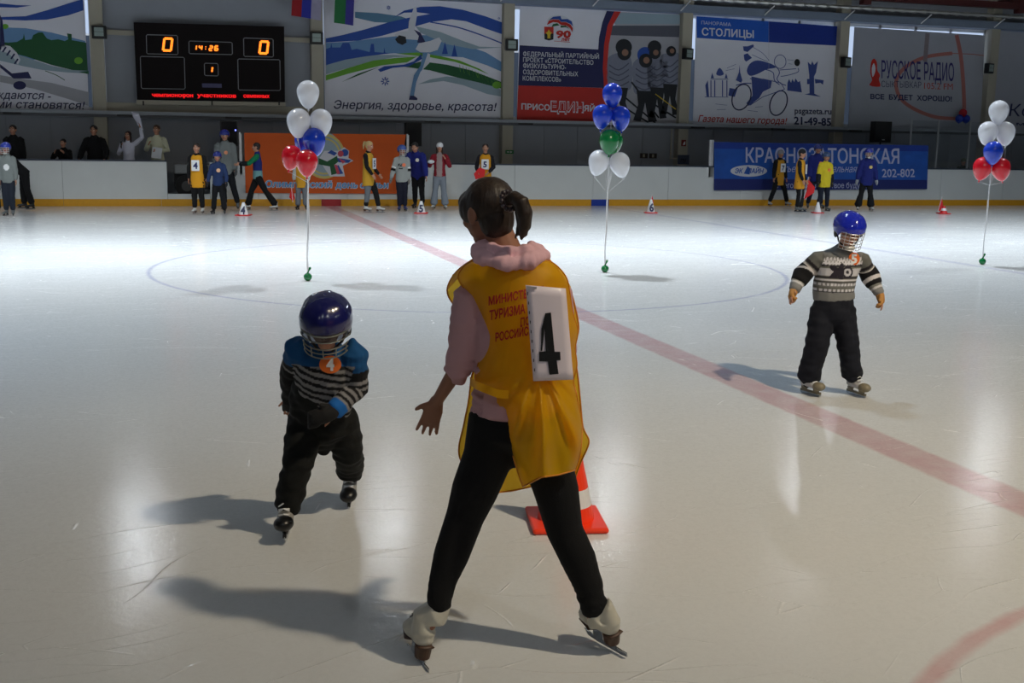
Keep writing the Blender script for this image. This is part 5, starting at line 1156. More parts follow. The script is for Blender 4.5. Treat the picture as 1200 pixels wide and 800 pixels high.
# --- right group in front of the blue banner
r_, J_ = bg(911, 242.2, 1.66, 'person in grey cap and yellow vest with number 7 before the blue banner', .5, (18, 18, 22), .022, (16, 17, 22), vest=(198, 142, 40), num='7', hat=(150, 150, 156), hairc=(150, 140, 120), feet=((-.32, 0), (.32, .05)), arms=((.2, 0, -1), (.15, .2, -1)), boots='white', flare=.01)
bg(935, 249.5, 1.70, 'girl in dark cap and yellow vest facing right holding a red flag', 1.1, (15, 15, 18), .012, (14, 14, 17), vest=(206, 146, 36), num=' ', hat=(24, 24, 28), hairc=(30, 24, 22), feet=((-.02, -.03), (.06, .06)), arms=((.05, .1, -1), (.05, .45, -1)), boots='grey', legfn=grey_stripe_leg, toes=(.1, .1))
b_ = G(944, 249); pennant((b_.x, b_.y, 0), [(.02, 0, .92), (.0, 0, .60), (-.08, 0, .35), (.20, 0, .55), (.22, 0, .70)], 'red flag beside the girl in the dark cap')
bg(954, 245.5, 1.83, 'tall person in blue jacket behind the child in yellow', .1, (26, 36, 108), .035, (20, 26, 46), helm=(40, 52, 120), hairc=(40, 30, 26), feet=((-.2, 0), (.2, 0)), badge=(226, 130, 80), boots='grey', hem=.12, fat=1.08)
def short_sleeve(co, idx, al, base, J):
    base[(idx > 0) & (al > .26)] = C_(20, 22, 30); return base
bg(964, 248.5, 1.60, 'child in blue helmet and bright yellow shirt', .25, (206, 186, 40), .035, (22, 28, 42), helm=(58, 76, 110), child=True, topfn=short_sleeve, feet=((-.16, 0), (.12, 0)), arms=((.22, 0, -1), (.1, .1, -1)), badge=(226, 130, 60), boots='grey', glove=(18, 20, 26), hem=.14, fat=1.05)
bg(1013, 248, 1.72, 'child in blue helmet and blue jersey with grey gloves, rightmost of the group', 0, (24, 34, 104), .035, (12, 13, 17), helm=(48, 56, 150), child=True, cage=True, feet=((-.2, 0), (.17, 0)), arms=((.3, 0, -1), (.18, .1, -1)), badge=(214, 190, 110), boots='white', glove=(150, 152, 156), flare=.05, hem=.14)
# --- spectators on the stand behind the boards
def spect(px, pytop, H, label, **kw):
    P = W(px, pytop, BY+.75); base = P.z-H
    q = Vector((P.x, P.y, 0)); return bg(0, 0, H, label, at=q, z0=base, nosk=True, **kw)
spect(15, 148, 1.80, 'man in black jacket standing behind the boards at the left edge', top=(16, 16, 18), top_t=.035, hairc=(26, 20, 18), boots='black', fat=1.1, face=.1)
spect(74, 164, 1.55, 'dark haired person in black leaning low behind the boards', top=(16, 16, 19), hairc=(24, 18, 18), arms=((.3, .6, -.7), (-.5, .6, .7)), boots='black')
spect(110, 148.5, 1.84, 'man in black jacket with both hands on the boards', top=(15, 15, 18), top_t=.04, hairc=(22, 18, 18), arms=((.45, .2, -1), (.05, .6, -.7)), boots='black', fat=1.12, wid=1.05)
r_, J_ = spect(150, 155, 1.66, 'woman in white blouse waving a white cloth behind the boards', top=(205, 206, 222), top_t=.015, legs=(20, 20, 24), hairc=(36, 20, 22), long=.9, arms=((.4, .1, -1), (-.5, .5, .9)), arms1=((.7, .1, .6), (-.2, .0, 1.2)), boots='black', hem=.0)
wp = world_of(r_, J_['wr1']+unit(J_['hd1'])*.08)
cl = MB(); cv = []
for i in range(7):
    for j in range(4): cv.append((-.16*i/6+.05*j-.06+.02*i/6*j, .03*math.sin(i*1.3+j), .0+.34*i/6-.05*j*(1-i/9)))
cl.add(cv, [(i*4+j, i*4+j+1, i*4+j+5, i*4+j+4) for i in range(6) for j in range(3)]); o = cl.build('white_cloth', mat('white_cloth', (206, 206, 222), .8), None, True); o.location = wp; o.rotation_euler = (0, 0, -YAW); sl_ = o.modifiers.new('s', 'SOLIDIFY'); sl_.thickness = .008
tag(o, 'white cloth waved by the woman in the white blouse', 'cloth')
wp = world_of(r_, J_['wr0']+unit(J_['hd0'])*.06); o = MB().tube([(0, -.05, -.07), (0, -.05, .06)], [.014, .016], 8).sphere((0, -.05, .08), .028, n=10, m=8).build('microphone', M_black, None, True); o.location = wp; tag(o, 'black microphone held by the woman in the white blouse', 'microphone')
r_, J_ = spect(183.5, 148, 1.80, 'man in cream sweater holding a white sheet behind the boards', top=(198, 198, 172), top_t=.022, legs=(22, 22, 28), hairc=(66, 44, 32), arms=((.4, .1, -1), (-.4, .6, .45)), arms1=((.35, .1, -1), (-.7, .7, .0)), boots='black', hem=.0)
wp = world_of(r_, J_['wr1']+np.array([-.02, -.08, -.04])); o = MB().box(-.13, .13, -.004, .0, -.17, .12).build('paper_sheet', mat('paper', (205, 208, 212), .8)); o.location = wp; o.rotation_euler = (-.15, .12, -YAW); tag(o, 'white paper sheet in the hands of the man in the cream sweater', 'paper')
spect(1129, 187, 1.5, 'seated spectator with a pale cap behind the glass screen', top=(54, 60, 48), hat=(96, 100, 70), hairc=(60, 50, 40), boots='black')

# ------------------------------------------------------------------ foreground figures
A_ = np.array
def hero_root(P, label):
    r = empty('person', (P[0], P[1], 0), -YAW); tag(r, label, 'person'); return r
# ===== girl in the yellow vest =====
GR = (-3.04, -12.31); g_ = lambda px, py, w=0: L(GR, px, py, w)
girl = hero_root(GR, 'girl seen from behind in yellow vest with number 4, arm stretched left')
J = dict(S=1.0, h=.218, hs=.93)
J['f'] = unit((-.66, .74, -.16)); J['u'] = unit((-.14, .10, 1)); J['u'] = unit(J['u']-J['f']*(J['u']@J['f']))
J['head'] = g_(572, 250, .02); J['neck'] = g_(598, 303, -.01)
J['sh0'] = g_(553, 345, -.0); J['el0'] = g_(543, 420, .02); J['wr0'] = g_(511, 472, .12)
J['sh1'] = g_(650, 343, .02); J['el1'] = g_(660, 410, .08); J['wr1'] = g_(645, 430, .26)
J['hp0'] = g_(580, 488, 0); J['hp1'] = g_(626, 490, 0)
J['kn0'] = g_(545, 605, -.02); J['an0'] = g_(512, 716, -.09)
J['kn1'] = g_(662, 622, .03); J['an1'] = g_(697, 722, .0)
J['td0'] = unit((-.42, .86, 0)); J['td1'] = unit((-.74, .66, 0))
J['hd0'] = unit(g_(497, 500, .15)-J['wr0']); J['hd0'] = unit(J['hd0']+A_([.05, .1, -.25])); J['pn0'] = A_([.15, .95, .2]); J['th0'] = 1; J['curl0'] = .18; J['spr'] = .85
J['th0'] = -1 if np.cross(J['hd0'], unit(J['pn0']))[0] > 0 else 1
J['th1'] = 1
J['ft0'] = [g_(504, 734, -.10)]; J['ft1'] = [g_(708, 730, .0)]
body(J, girl, .0045, thin=.95, skin=(150, 104, 82))
# leggings
def leggings():
    mb = MB(); hp = mixj(J['hp0'], J['hp1'], .5)
    mb.tube([hp+A_([0, 0, -.06]), hp+A_([0, 0, .0]), hp+A_([0, 0, .04])], [(.15, .12), (.150, .115), (.12, .09)], 20, (1, 0, 0), cap=1)
    mb.tube([J['hp0'], g_(572, 535, -.01), g_(556, 575, -.02), J['kn0'], g_(529, 650, -.05), g_(519, 680, -.07), g_(514, 708, -.09)], [.092, .088, .082, .068, .063, .050, .044], 18, cap=1)
    mb.tube([J['hp1'], g_(640, 535, .01), g_(652, 575, .02), J['kn1'], g_(678, 655, .02), g_(689, 685, .01), g_(697, 714, .0)], [.092, .087, .080, .066, .064, .053, .048], 18, cap=1)
    me = remesh(mb, .009, 2)
    wrinkle(me, .006, (5, 5, 55), 4, lambda co: np.clip((.36-co[:, 2])/.14, 0, 1)); 
    setcol(me, np.tile(C_(11, 11, 13), (len(me.vertices), 1))); link('leggings', me, attr_mat('cloth', .85, .02, .25), girl, True)
leggings()
# pink hooded top
def pinktop():
    mb = MB(); sh = mixj(J['sh0'], J['sh1'], .5); hp = mixj(J['hp0'], J['hp1'], .5)
    mb.tube([hp+A_([0, 0, .02]), hp+A_([0, 0, .10]), mixj(hp, sh, .4), mixj(hp, sh, .7), mixj(hp, sh, .93), J['neck']+A_([0, 0, -.015])], [(.152, .118), (.148, .112), (.134, .108), (.148, .118), (.150, .090), (.07, .066)], 20, (1, 0, 0), cap=1)
    mb.tube([J['sh0'], g_(546, 380, .0), g_(542, 415, .02), g_(536, 437, .05)], [.062, .056, .054, .050], 16, cap=1)
    mb.tube([J['sh1'], mixj(J['sh1'], J['el1'], .5), J['el1'], mixj(J['el1'], J['wr1'], .9)], [.062, .055, .050, .040], 16, cap=1)
    for (px, py, wd, r) in ((553, 418, .0, .046), (548, 428, .02, .05)): pass
    me = remesh(mb, .007, 2)
    wrinkle(me, .016, (9, 9, 50), 9, lambda co: np.clip((1.13-co[:, 2])/.12, .25, 1)*(co[:, 0] < -.15)+.04)
    setcol(me, np.tile(C_(196, 152, 156), (len(me.vertices), 1))); link('pink_top', me, attr_mat('cloth', .85, .02, .25), girl, True)
    hb = MB(); n = J['neck']
    ring = [(-.085, .05, .045), (-.12, -.01, .03), (-.105, -.065, .018), (-.055, -.095, .008), (.0, -.105, .0), (.06, -.095, .005), (.105, -.06, .012), (.12, -.01, .02), (.09, .05, .03)]
    hb.tube([n+A_(p_)*A_([.88, 1.0, .95])+A_([-.004, -.012, -.004]) for p_ in spline(ring, 3, False)], [.027+.004*math.sin(i*1.3) for i in range(len(spline(ring, 3, False)))], 14)
    ring2 = [(-.075, .03, .075), (-.085, -.03, .062), (-.04, -.07, .052), (.02, -.08, .048), (.07, -.05, .052), (.08, .0, .06)]
    hb.tube([n+A_(p_)*A_([.95, .9, .62]) for p_ in spline(ring2, 3, False)], [.024+.003*math.sin(i*1.9) for i in range(len(spline(ring2, 3, False)))], 12)
    me = remesh(hb, .006, 2); wrinkle(me, .010, (44, 34, 14), 5); setcol(me, np.tile(C_(222, 176, 184), (len(me.vertices), 1))); link('hood', me, attr_mat('cloth', .85, .02, .25), girl, True)
pinktop()
# hair with ponytail, hair tie
fh, hu, hh, hc = J['f'], J['u'], J['h'], J['head']; hs_ = np.cross(fh, hu); hat_ = lambda a, b, d: hc+hs_*a*hh+fh*b*hh+hu*d*hh
tail0 = g_(594, 236, -.10)
def girlhair():
    mb = MB(); Ax = A_([hs_, fh, hu])
    mb.sphere(hat_(0, -.06, .16), (.375*hh, .44*hh, .40*hh), Ax, 24, 18); mb.sphere(hat_(0, -.17, -.08), (.29*hh, .29*hh, .36*hh), Ax, 20, 14)
    mb.sphere(hat_(.0, .27, .20), (.32*hh, .19*hh, .22*hh), Ax, 18, 12)
    for k in (-1, 1): mb.sphere(hat_(.27*k, .14, .10), (.11*hh, .20*hh, .22*hh), Ax, 14, 10)
    me = remesh(mb, .0055, 2)
    wrinkle(me, .0022, (90, 90, 14), 3)
    hm = bpy.data.materials.new('brown_hair'); hm.use_nodes = True; nt = hm.node_tree; b = nt.nodes['Principled BSDF']
    wv = nt.nodes.new('ShaderNodeTexNoise'); wv.inputs['Scale'].default_value = 1; wv.inputs['Detail'].default_value = 3
    tc = nt.nodes.new('ShaderNodeTexCoord'); mp = nt.nodes.new('ShaderNodeMapping'); mp.inputs['Scale'].default_value = (260, 260, 28); nt.links.new(tc.outputs['Object'], mp.inputs[0]); nt.links.new(mp.outputs[0], wv.inputs['Vector'])
    rp = nt.nodes.new('ShaderNodeMix'); rp.data_type = 'RGBA'; rp.inputs['A'].default_value = (*lin((17, 11, 8)), 1); rp.inputs['B'].default_value = (*lin((58, 40, 26)), 1)
    nt.links.new(wv.outputs['Fac'], rp.inputs['Factor']); nt.links.new(rp.outputs['Result'], b.inputs['Base Color']); b.inputs['Roughness'].default_value = .5
    bp = nt.nodes.new('ShaderNodeBump'); bp.inputs['Strength'].default_value = .5; bp.inputs['Distance'].default_value = .002; nt.links.new(wv.outputs['Fac'], bp.inputs['Height']); nt.links.new(bp.outputs[0], b.inputs['Normal'])
    h_ = link('hair', me, hm, girl, True)
    pt = MB(); pt.tube([tail0, g_(603, 231, -.13), g_(611, 237, -.15), g_(615, 250, -.15), g_(615, 265, -.14), g_(611, 280, -.13)], [.016, .022, .026, .026, .021, .006], 14)
    pt.tube([g_(612, 240, -.13), g_(619, 256, -.14), g_(617, 276, -.13)], [.014, .013, .004], 10); pt.tube([g_(606, 240, -.12), g_(610, 262, -.13), g_(604, 279, -.12)], [.013, .012, .004], 10)
    me = remesh(pt, .0045, 2); wrinkle(me, .002, (120, 120, 14), 8); link('ponytail', me, hm, girl, True)
    st = MB(); a = tail0; d = unit(g_(604, 232, -.13)-tail0); sx = unit(np.cross(d, (0, 0, 1))); sy = np.cross(d, sx)
    for k in range(12):
        t0 = 2*math.pi*k/12; st.sphere(a+d*.008+sx*.030*math.cos(t0)+sy*.030*math.sin(t0), .009, n=8, m=6)
    st.build('hair_tie', mat('hair_tie', (52, 40, 44), .3, coat=.6), girl, True)
girlhair()
# skates
def figure_skate(k, heel, toe, cuff, blade0, blade1, edge_up):
    """white figure skate from heel point to toe point (local coordinates)"""
    heel, toe, cuff = A_(heel), A_(toe), A_(cuff); td = unit(toe-heel); up = unit(cuff-heel); up = unit(edge_up); up = unit(up-td*(up@td)); sd = np.cross(td, up); Ln = np.linalg.norm(toe-heel)
    mb = MB()
    mb.tube([heel+td*.035+up*.035, heel+td*.045+up*.09, cuff], [(.042, .052), (.044, .052), (.048, .055)], 16, sd, cap=1)
    mb.tube([heel+td*.03+up*.025, heel+td*.10+up*.040, heel+td*(Ln-.075)+up*.032, heel+td*(Ln-.03)+up*.024], [(.037, .037), (.041, .050), (.047, .040), (.037, .027)], 16, sd)
    me = remesh(mb, .006, 3); b = link('skate', me, mat('skate_leather', (196, 192, 178), .38, var=.1, scale=20, coat=.2), girl, True)
    hm = mat('heel_brown', (66, 42, 28), .45)
    hb = MB(); hb.tube([heel+td*.032-up*.002, heel+td*.04-up*.048], [(.031, .036), (.027, .030)], 16, sd, cap=0); hb.build('heel', hm, b, False, .003)
    so_ = MB(); so_.tube([heel+td*.0-up*.004, heel+td*.08+up*.002, heel+td*(Ln-.075)-up*.006, heel+td*(Ln-.005)+up*.002], [(.030, .007), (.024, .006), (.042, .007), (.024, .006)], 14, sd, cap=1); so_.build('sole', hm, b, True)
    Bp = lambda x, z, y=0: heel+td*x+up*z+sd*y
    zb = -.085; pl = [(-.035, zb+.004), (.0, zb), (Ln-.06, zb), (Ln-.01, zb+.006), (Ln+.005, zb+.03), (Ln-.012, zb+.026), (Ln-.045, zb+.022), (Ln-.05, -.008), (Ln-.10, -.008), (Ln-.10, zb+.022), (.075, zb+.022), (.06, -.05), (.025, -.05), (.02, zb+.022), (-.035, zb+.02)]
    n = len(pl); tr_ = poly_tris(pl); mm = MB().add([Bp(x, z, .002) for x, z in pl]+[Bp(x, z, -.002) for x, z in pl], tr_+[tuple(i+n for i in t[::-1]) for t in tr_]+[(i, (i+1) % n, (i+1) % n+n, i+n) for i in range(n)])
    mm.build('blade', M_blade, b)
    lc = MB()
    for i in range(5):
        q_ = .05+i*.02
        for s_ in (-1, 1): lc.tube([Bp(q_+.045, .10-.016*i, .02*s_), Bp(q_+.055, .105-.016*i, 0), Bp(q_+.05, .092-.016*i, -.02*s_)], [.0025]*3, 6, cap=1)
    lc.build('laces', mat('lace_grey', (150, 150, 150), .6), b)
figure_skate('0', g_(500, 758, -.12), g_(479, 737, .06), g_(514, 716, -.085), 0, 0, (.10, .0, 1))
figure_skate('1', g_(723, 743, -.02), g_(683, 721, .13), g_(700, 724, .0), 0, 0, (-.32, -.05, 1))
# vest panels
vm = bpy.data.materials.new('vest_nylon'); vm.use_nodes = True; nt = vm.node_tree; b = nt.nodes['Principled BSDF']
b.inputs['Base Color'].default_value = (*lin((255, 200, 12)), 1); b.inputs['Roughness'].default_value = .42; b.inputs['Sheen Weight'].default_value = .1
tl = nt.nodes.new('ShaderNodeBsdfTranslucent'); tl.inputs[0].default_value = (*lin((255, 200, 20)), 1); tp = nt.nodes.new('ShaderNodeBsdfTransparent'); tp.inputs[0].default_value = (*lin((250, 214, 90)), 1)
m1 = nt.nodes.new('ShaderNodeMixShader'); m1.inputs[0].default_value = .5; m2 = nt.nodes.new('ShaderNodeMixShader'); m2.inputs[0].default_value = .24
nz = nt.nodes.new('ShaderNodeTexNoise'); nz.inputs['Scale'].default_value = 14; nz.inputs['Detail'].default_value = 4; bp = nt.nodes.new('ShaderNodeBump'); bp.inputs['Strength'].default_value = .3; bp.inputs['Distance'].default_value = .01
tc = nt.nodes.new('ShaderNodeTexCoord'); nt.links.new(tc.outputs['Object'], nz.inputs['Vector']); nt.links.new(nz.outputs['Fac'], bp.inputs['Height']); nt.links.new(bp.outputs[0], b.inputs['Normal'])
nt.links.new(b.outputs[0], m1.inputs[1]); nt.links.new(tl.outputs[0], m1.inputs[2]); nt.links.new(m1.outputs[0], m2.inputs[1]); nt.links.new(tp.outputs[0], m2.inputs[2]); nt.links.new(m2.outputs[0], nt.nodes['Material Output'].inputs[0])
M_trim = mat('vest_binding', (214, 132, 10), .5)
def panel(rows, sgn, name, nc=44, sub=5, fold=.010, lowfold=.03, hemfn=None, parent=None, zfold=470, radial=None):
    """rows: (y, x_left, x_right, depth offset, bulge); hem follows hemfn(x)"""
    R = spline([A_(r, float) for r in rows], sub, False); V = []; nr = len(R)
    for i, (y, xl, xr, w0, bu) in enumerate(R):
        for j in range(nc+1):
            u_ = -1+2*j/nc; x = xl+(xr-xl)*(j/nc)
            yy = y
            if hemfn is not None:
                y0 = rows[0][0]; yb = rows[-1][0]; t = (y-y0)/(yb-y0); zq = 500; yy = y if y < zq else zq+(hemfn(x)-zq)*(y-zq)/(yb-zq)
            w_ = w0+sgn*bu*math.sqrt(max(0, 1-.96*u_*u_))
            k = min(1, max(0, (yy-zfold)/60))
            w_ += sgn*(fold*noise.noise(Vector((x*.035, yy*.012, 3.3*sgn)))*1.4+k*lowfold*(math.sin(x*.16+yy*.012)*.5+.8*noise.noise(Vector((x*.05+yy*.02, yy*.008, 7)))))
            if radial is not None and yy > radial[1]:
                ph = math.atan2(x-radial[0], yy-radial[1]+12); w_ += sgn*min(1, (yy-radial[1])/50)*.017*math.sin(ph*15+1.0)+sgn*min(1, (yy-radial[1])/50)*.007*math.sin(ph*31)
            V.append(g_(x, yy, w_))
    F = [(i*(nc+1)+j, (i+1)*(nc+1)+j, (i+1)*(nc+1)+j+1, i*(nc+1)+j+1) for i in range(nr-1) for j in range(nc)]
    o = MB().add(V, F).build(name, vm, parent, True)
    # bound edge
    e = MB(); L_ = [V[i*(nc+1)] for i in range(nr)]; Rr = [V[i*(nc+1)+nc] for i in range(nr)]; Bt = [V[(nr-1)*(nc+1)+j] for j in range(nc+1)]
    e.tube(L_, [.0032]*len(L_), 5, cap=1); e.tube(Rr, [.0032]*len(Rr), 5, cap=1); e.tube(Bt, [.0032]*len(Bt), 5, cap=1)
    e.build('binding', M_trim, o, True); return o, V, F, nr
def interp(tab): 
    xs = [t[0] for t in tab]; ys = [t[1] for t in tab]; return lambda x: float(np.interp(x, xs, ys))
vest = empty('vest', (0, 0, 0)); vest.parent = girl
ZF = 436
hem = interp([(596, 566), (613, 570), (634, 559), (655, 556), (672, 551), (690, 548)])
back_rows = [(302, 566, 634, -.03, .085), (306, 554, 644, -.03, .095), (313, 543, 654, -.02, .10), (326, 537, 664, -.01, .115), (345, 549, 668, -.0, .135), (366, 562, 671, -.0, .15), (388, 566, 677, -.0, .155), (408, 565, 674, -.0, .15), (428, 560, 676, -.0, .148), (446, 558, 672, -.0, .148), (460, 568, 675, -.0, .155), (480, 580, 679, -.01, .165),
             (500, 590, 682, -.01, .17), (530, 600, 681, -.02, .17), (552, 607, 678, -.03, .165), (567, 613, 674, -.04, .16)]
bo, BV, BF, bnr = panel(back_rows, -1, 'back_panel', parent=vest, zfold=445, nc=60, lowfold=.022, hemfn=hem, radial=(632, 436))
fr_rows = [(300, 560, 640, .02, .06), (318, 535, 655, .03, .08), (340, 524, 668, .04, .09), (360, 534, 674, .05, .10), (385, 556, 678, .05, .12), (410, 562, 673, .05, .12), (440, 553, 677, .05, .12), (470, 549, 680, .05, .13), (500, 543, 683, .05, .14), (528, 538, 690, .06, .14), (548, 540, 686, .06, .14), (572, 556, 672, .06, .14)]
hem2 = interp([(536, 556), (556, 570), (573, 578), (600, 575), (632, 568), (655, 573), (670, 571), (680, 552), (690, 540)])
fo, _, _, _ = panel(fr_rows, 1, 'front_panel', parent=vest, zfold=478, hemfn=hem2)
# shoulder caps joining both panels, waist tie
def strip(pa, pb, name, m=None):
    n = len(pa); return MB().add(list(pa)+list(pb), [(i, i+1, n+i+1, n+i) for i in range(n-1)]).build(name, m or vm, vest, True)
strip([g_(*q) for q in ((566, 302, -.03), (554, 306, -.04), (543, 313, -.04), (537, 326, -.02))], [g_(*q) for q in ((562, 300, .04), (546, 308, .05), (530, 322, .05), (524, 340, .04))], 'shoulder_strap')
strip([g_(*q) for q in ((634, 302, -.03), (644, 306, -.04), (654, 312, -.04), (664, 326, -.02), (668, 345, .0))], [g_(*q) for q in ((638, 300, .03), (648, 308, .05), (660, 320, .05), (669, 336, .04), (671, 352, .04))], 'shoulder_strap')
def ribbon(pts, wd, name):
    pts = spline([g_(*q) for q in pts], 4, False); n = len(pts); return MB().add([p_+A_([0, 0, wd/2]) for p_ in pts]+[p_-A_([0, .004, wd/2]) for p_ in pts], [(i, i+1, n+i+1, n+i) for i in range(n-1)]).build(name, vm, vest, True)
ribbon([(551, 447, .10), (551, 446, .0), (556, 450, -.10), (570, 456, -.15), (584, 461, -.165), (596, 462, -.172)], .028, 'waist_tie')
ribbon([(551, 444, .05), (552, 455, .03), (552, 467, .03)], .02, 'waist_tie')
# print on the back: cast through the photo position onto the panel surface
bvh = BVHTree.FromPolygons([Vector(v) for v in BV], [tuple(f) for f in BF])
MW = Matrix.Rotation(-YAW, 4, 'Z'); MW.translation = Vector((GR[0], GR[1], 0)); MI = MW.inverted()
CL = MI @ CAM
def onto(px, py, bvh_, lift=.003):
    d = (MI.to_3x3() @ ray(px, py)).normalized(); h = bvh_.ray_cast(CL, d)
    p_ = h[0] if h[0] is not None else Vector(g_(px, py, -.15)); return p_-d*lift
def decal(s_, A, B, h, bvh_, m, parent, name, bold=.02, shear=0, lift=.003, cut=None):
    V, F, wd = textmesh(s_, bold)
    P = [onto(A[0]+v[0]*(B[0]-A[0])+shear*h*v[1], A[1]+v[0]*(B[1]-A[1])-h*v[1], bvh_, lift) for v in V]
    return MB().add(P, F).build(name, m, parent)
M_vr = mat('vest_print_red', (176, 34, 16), .6)
decal('МИНИСТЕРСТ', (572.5, 357.5), (637, 345), 9.5, bvh, M_vr, bo, 'lettering', .04)
decal('ТУРИЗМА И', (573.5, 375), (624, 365), 10.5, bvh, M_vr, bo, 'lettering', .04)
decal('ПО', (610, 382), (621, 380), 9, bvh, M_vr, bo, 'lettering', .03)
decal('РОССИЙСКОЙ', (580.5, 400), (636, 389), 9.5, bvh, M_vr, bo, 'lettering', .04)
# number sheet in a plastic sleeve
def sheet(corn, nu=6, nv=10, lift=.012):
    P = []
    for i in range(nv+1):
        for j in range(nu+1):
            a, b_ = j/nu, i/nv; x = (corn[0][0]*(1-a)+corn[1][0]*a)*(1-b_)+(corn[3][0]*(1-a)+corn[2][0]*a)*b_; y = (corn[0][1]*(1-a)+corn[1][1]*a)*(1-b_)+(corn[3][1]*(1-a)+corn[2][1]*a)*b_
            P.append(g_(x, y, -.178+.02*b_-.004*math.sin(a*3.1)+(.012*(a-.5)*2)))
    return P, [(i*(nu+1)+j, (i+1)*(nu+1)+j, (i+1)*(nu+1)+j+1, i*(nu+1)+j+1) for i in range(nv) for j in range(nu)]
SP, SF = sheet([(616, 334), (663, 338), (672, 444.5), (625, 446.5)])
ns = MB().add(SP, SF).build('bib_number', mat('number_sheet', (240, 226, 232), .3, coat=.4, var=.03), girl, True); sl_ = ns.modifiers.new('s', 'SOLIDIFY'); sl_.thickness = .0025
sbv = BVHTree.FromPolygons([Vector(v) for v in SP], SF)
def flat(pts, name, m, par, bv, lift):
    pts = [A_(q, float) for q in pts]; tr_ = poly_tris(pts); return MB().add([onto(q[0], q[1], bv, lift) for q in pts], tr_).build(name, m, par)
M_ink = mat('numeral_black', (16, 17, 20), .5)
flat([(639, 367), (645.6, 366), (650, 412), (656.5, 412), (657, 422), (652.4, 422), (654.6, 438), (643.8, 439), (642, 423.5), (631.8, 423.2), (631.8, 412), (639.5, 411.5), (638, 385), (635.5, 411), (633.6, 411), (634.5, 385)], 'numeral', M_ink, ns, sbv, .003)
for k in range(9): 
    x0 = 617.6+9.0*(k+.5)/9; y0 = 342+11.2*k; flat([(x0-.3, y0), (x0+.7, y0), (x0+.8, y0+3.5), (x0-.2, y0+3.5)], 'punch_mark', M_ink, ns, sbv, .003)
flat([(617, 335), (629, 336), (629, 338.5), (620, 340), (617.5, 338)], 'tape', mat('tape_grey', (176, 168, 172), .3), ns, sbv, .003)

# ===== boy skating towards the camera =====
KR = (-3.57, -10.75); k_ = lambda px, py, w=0: L(KR, px, py, w)
boy = hero_root(KR, 'child in shiny dark blue helmet and striped sweater skating bent towards the camera')
J = dict(S=.70, h=.205, hs=1.1)
J['f'] = unit((.02, -.94, -.33)); J['u'] = unit((.03, -.33, .94)); J['u'] = unit(J['u']-J['f']*(J['u']@J['f']))
J['head'] = k_(382, 380, -.30); J['neck'] = k_(383, 412, -.20)
J['sh0'] = k_(350, 408, -.20); J['el0'] = k_(340, 440, -.02); J['wr0'] = k_(340, 468, .12)
J['sh1'] = k_(414, 412, -.20); J['el1'] = k_(417, 455, -.16); J['wr1'] = k_(390, 482, -.27)
J['hp0'] = k_(360, 490, 0); J['hp1'] = k_(396, 490, 0)
J['kn0'] = k_(349, 545, -.16); J['an0'] = k_(335, 603, -.13); J['an0'][2] = .150
J['kn1'] = k_(407, 528, .08); J['an1'] = k_(410, 562, .36); J['an1'][2] = .155
J['td0'] = unit((.10, -1, -.05)); J['td1'] = unit((.06, -.95, -.42))
J['hd1'] = unit(k_(368, 490, -.30)-J['wr1']); J['pn1'] = A_([0, 1, 0]); J['curl1'] = .8
body(J, boy, .006, skin=(190, 138, 112))
def zebra(co, idx, al, base, J):
    r = base.copy(); grey = C_(128, 126, 126); blk = C_(16, 16, 19); blue = C_(16, 74, 124)
    nzv = np.array([noise.noise(Vector((p[0]*5, p[1]*5, p[2]*5))) for p in co])
    ph = (co[:, 2]*.9+co[:, 0]*.25-co[:, 1]*.3)*2*math.pi/.034+nzv*2.4; st = np.sin(ph) > -.1
    r[:] = blk; r[st] = grey
    pa = al*2*math.pi/.032+nzv*2.0; sa = np.sin(pa) > 0; m = idx > 0; r[m & sa] = grey; r[m & ~sa] = blk
    top = (co[:, 2] > J['neck'][2]-.055) ; r[top] = blue
    r[m & (al < .085)] = blue; r[m & (np.abs(al-.10) < .02)] = blk
    r[(idx == 1) & (al > .14)] = C_(14, 14, 16)
    L_ = np.linalg.norm(J['el1']-J['sh1'])+np.linalg.norm(J['wr1']-J['el1']); r[(idx == 2) & (al > L_-.045)] = C_(24, 96, 170)
    return r
def sweater_boy():
    mb = MB(); sh = mixj(J['sh0'], J['sh1'], .5)
    mb.tube([k_(378, 486, -.02), k_(380, 465, -.07), k_(382, 440, -.13), k_(383, 420, -.18), k_(383, 406, -.20)], [(.118, .095), (.130, .110), (.140, .118), (.132, .105), (.070, .065)], 20, (1, 0, 0), cap=1)
    mb.tube([J['sh0'], mixj(J['sh0'], J['el0'], .5), J['el0'], J['wr0']], [.062, .056, .052, .040], 16, cap=1)
    mb.tube([J['sh1'], mixj(J['sh1'], J['el1'], .5), J['el1'], mixj(J['el1'], J['wr1'], .5), mixj(J['el1'], J['wr1'], .95)], [.064, .060, .056, .048, .042], 16, cap=1)
    me = remesh(mb, .0055, 2); wrinkle(me, .008, (22, 22, 26), 6); co = coords(me)
    idx, al = limbparam(co, [[k_(378, 490, 0), J['neck']], [J['sh0'], J['el0'], J['wr0']], [J['sh1'], J['el1'], J['wr1']]])
    setcol(me, zebra(co, idx, al, np.zeros((len(co), 3)), J)); return link('sweater', me, attr_mat('cloth', .85, .02, .25), boy, True)
sw = sweater_boy()
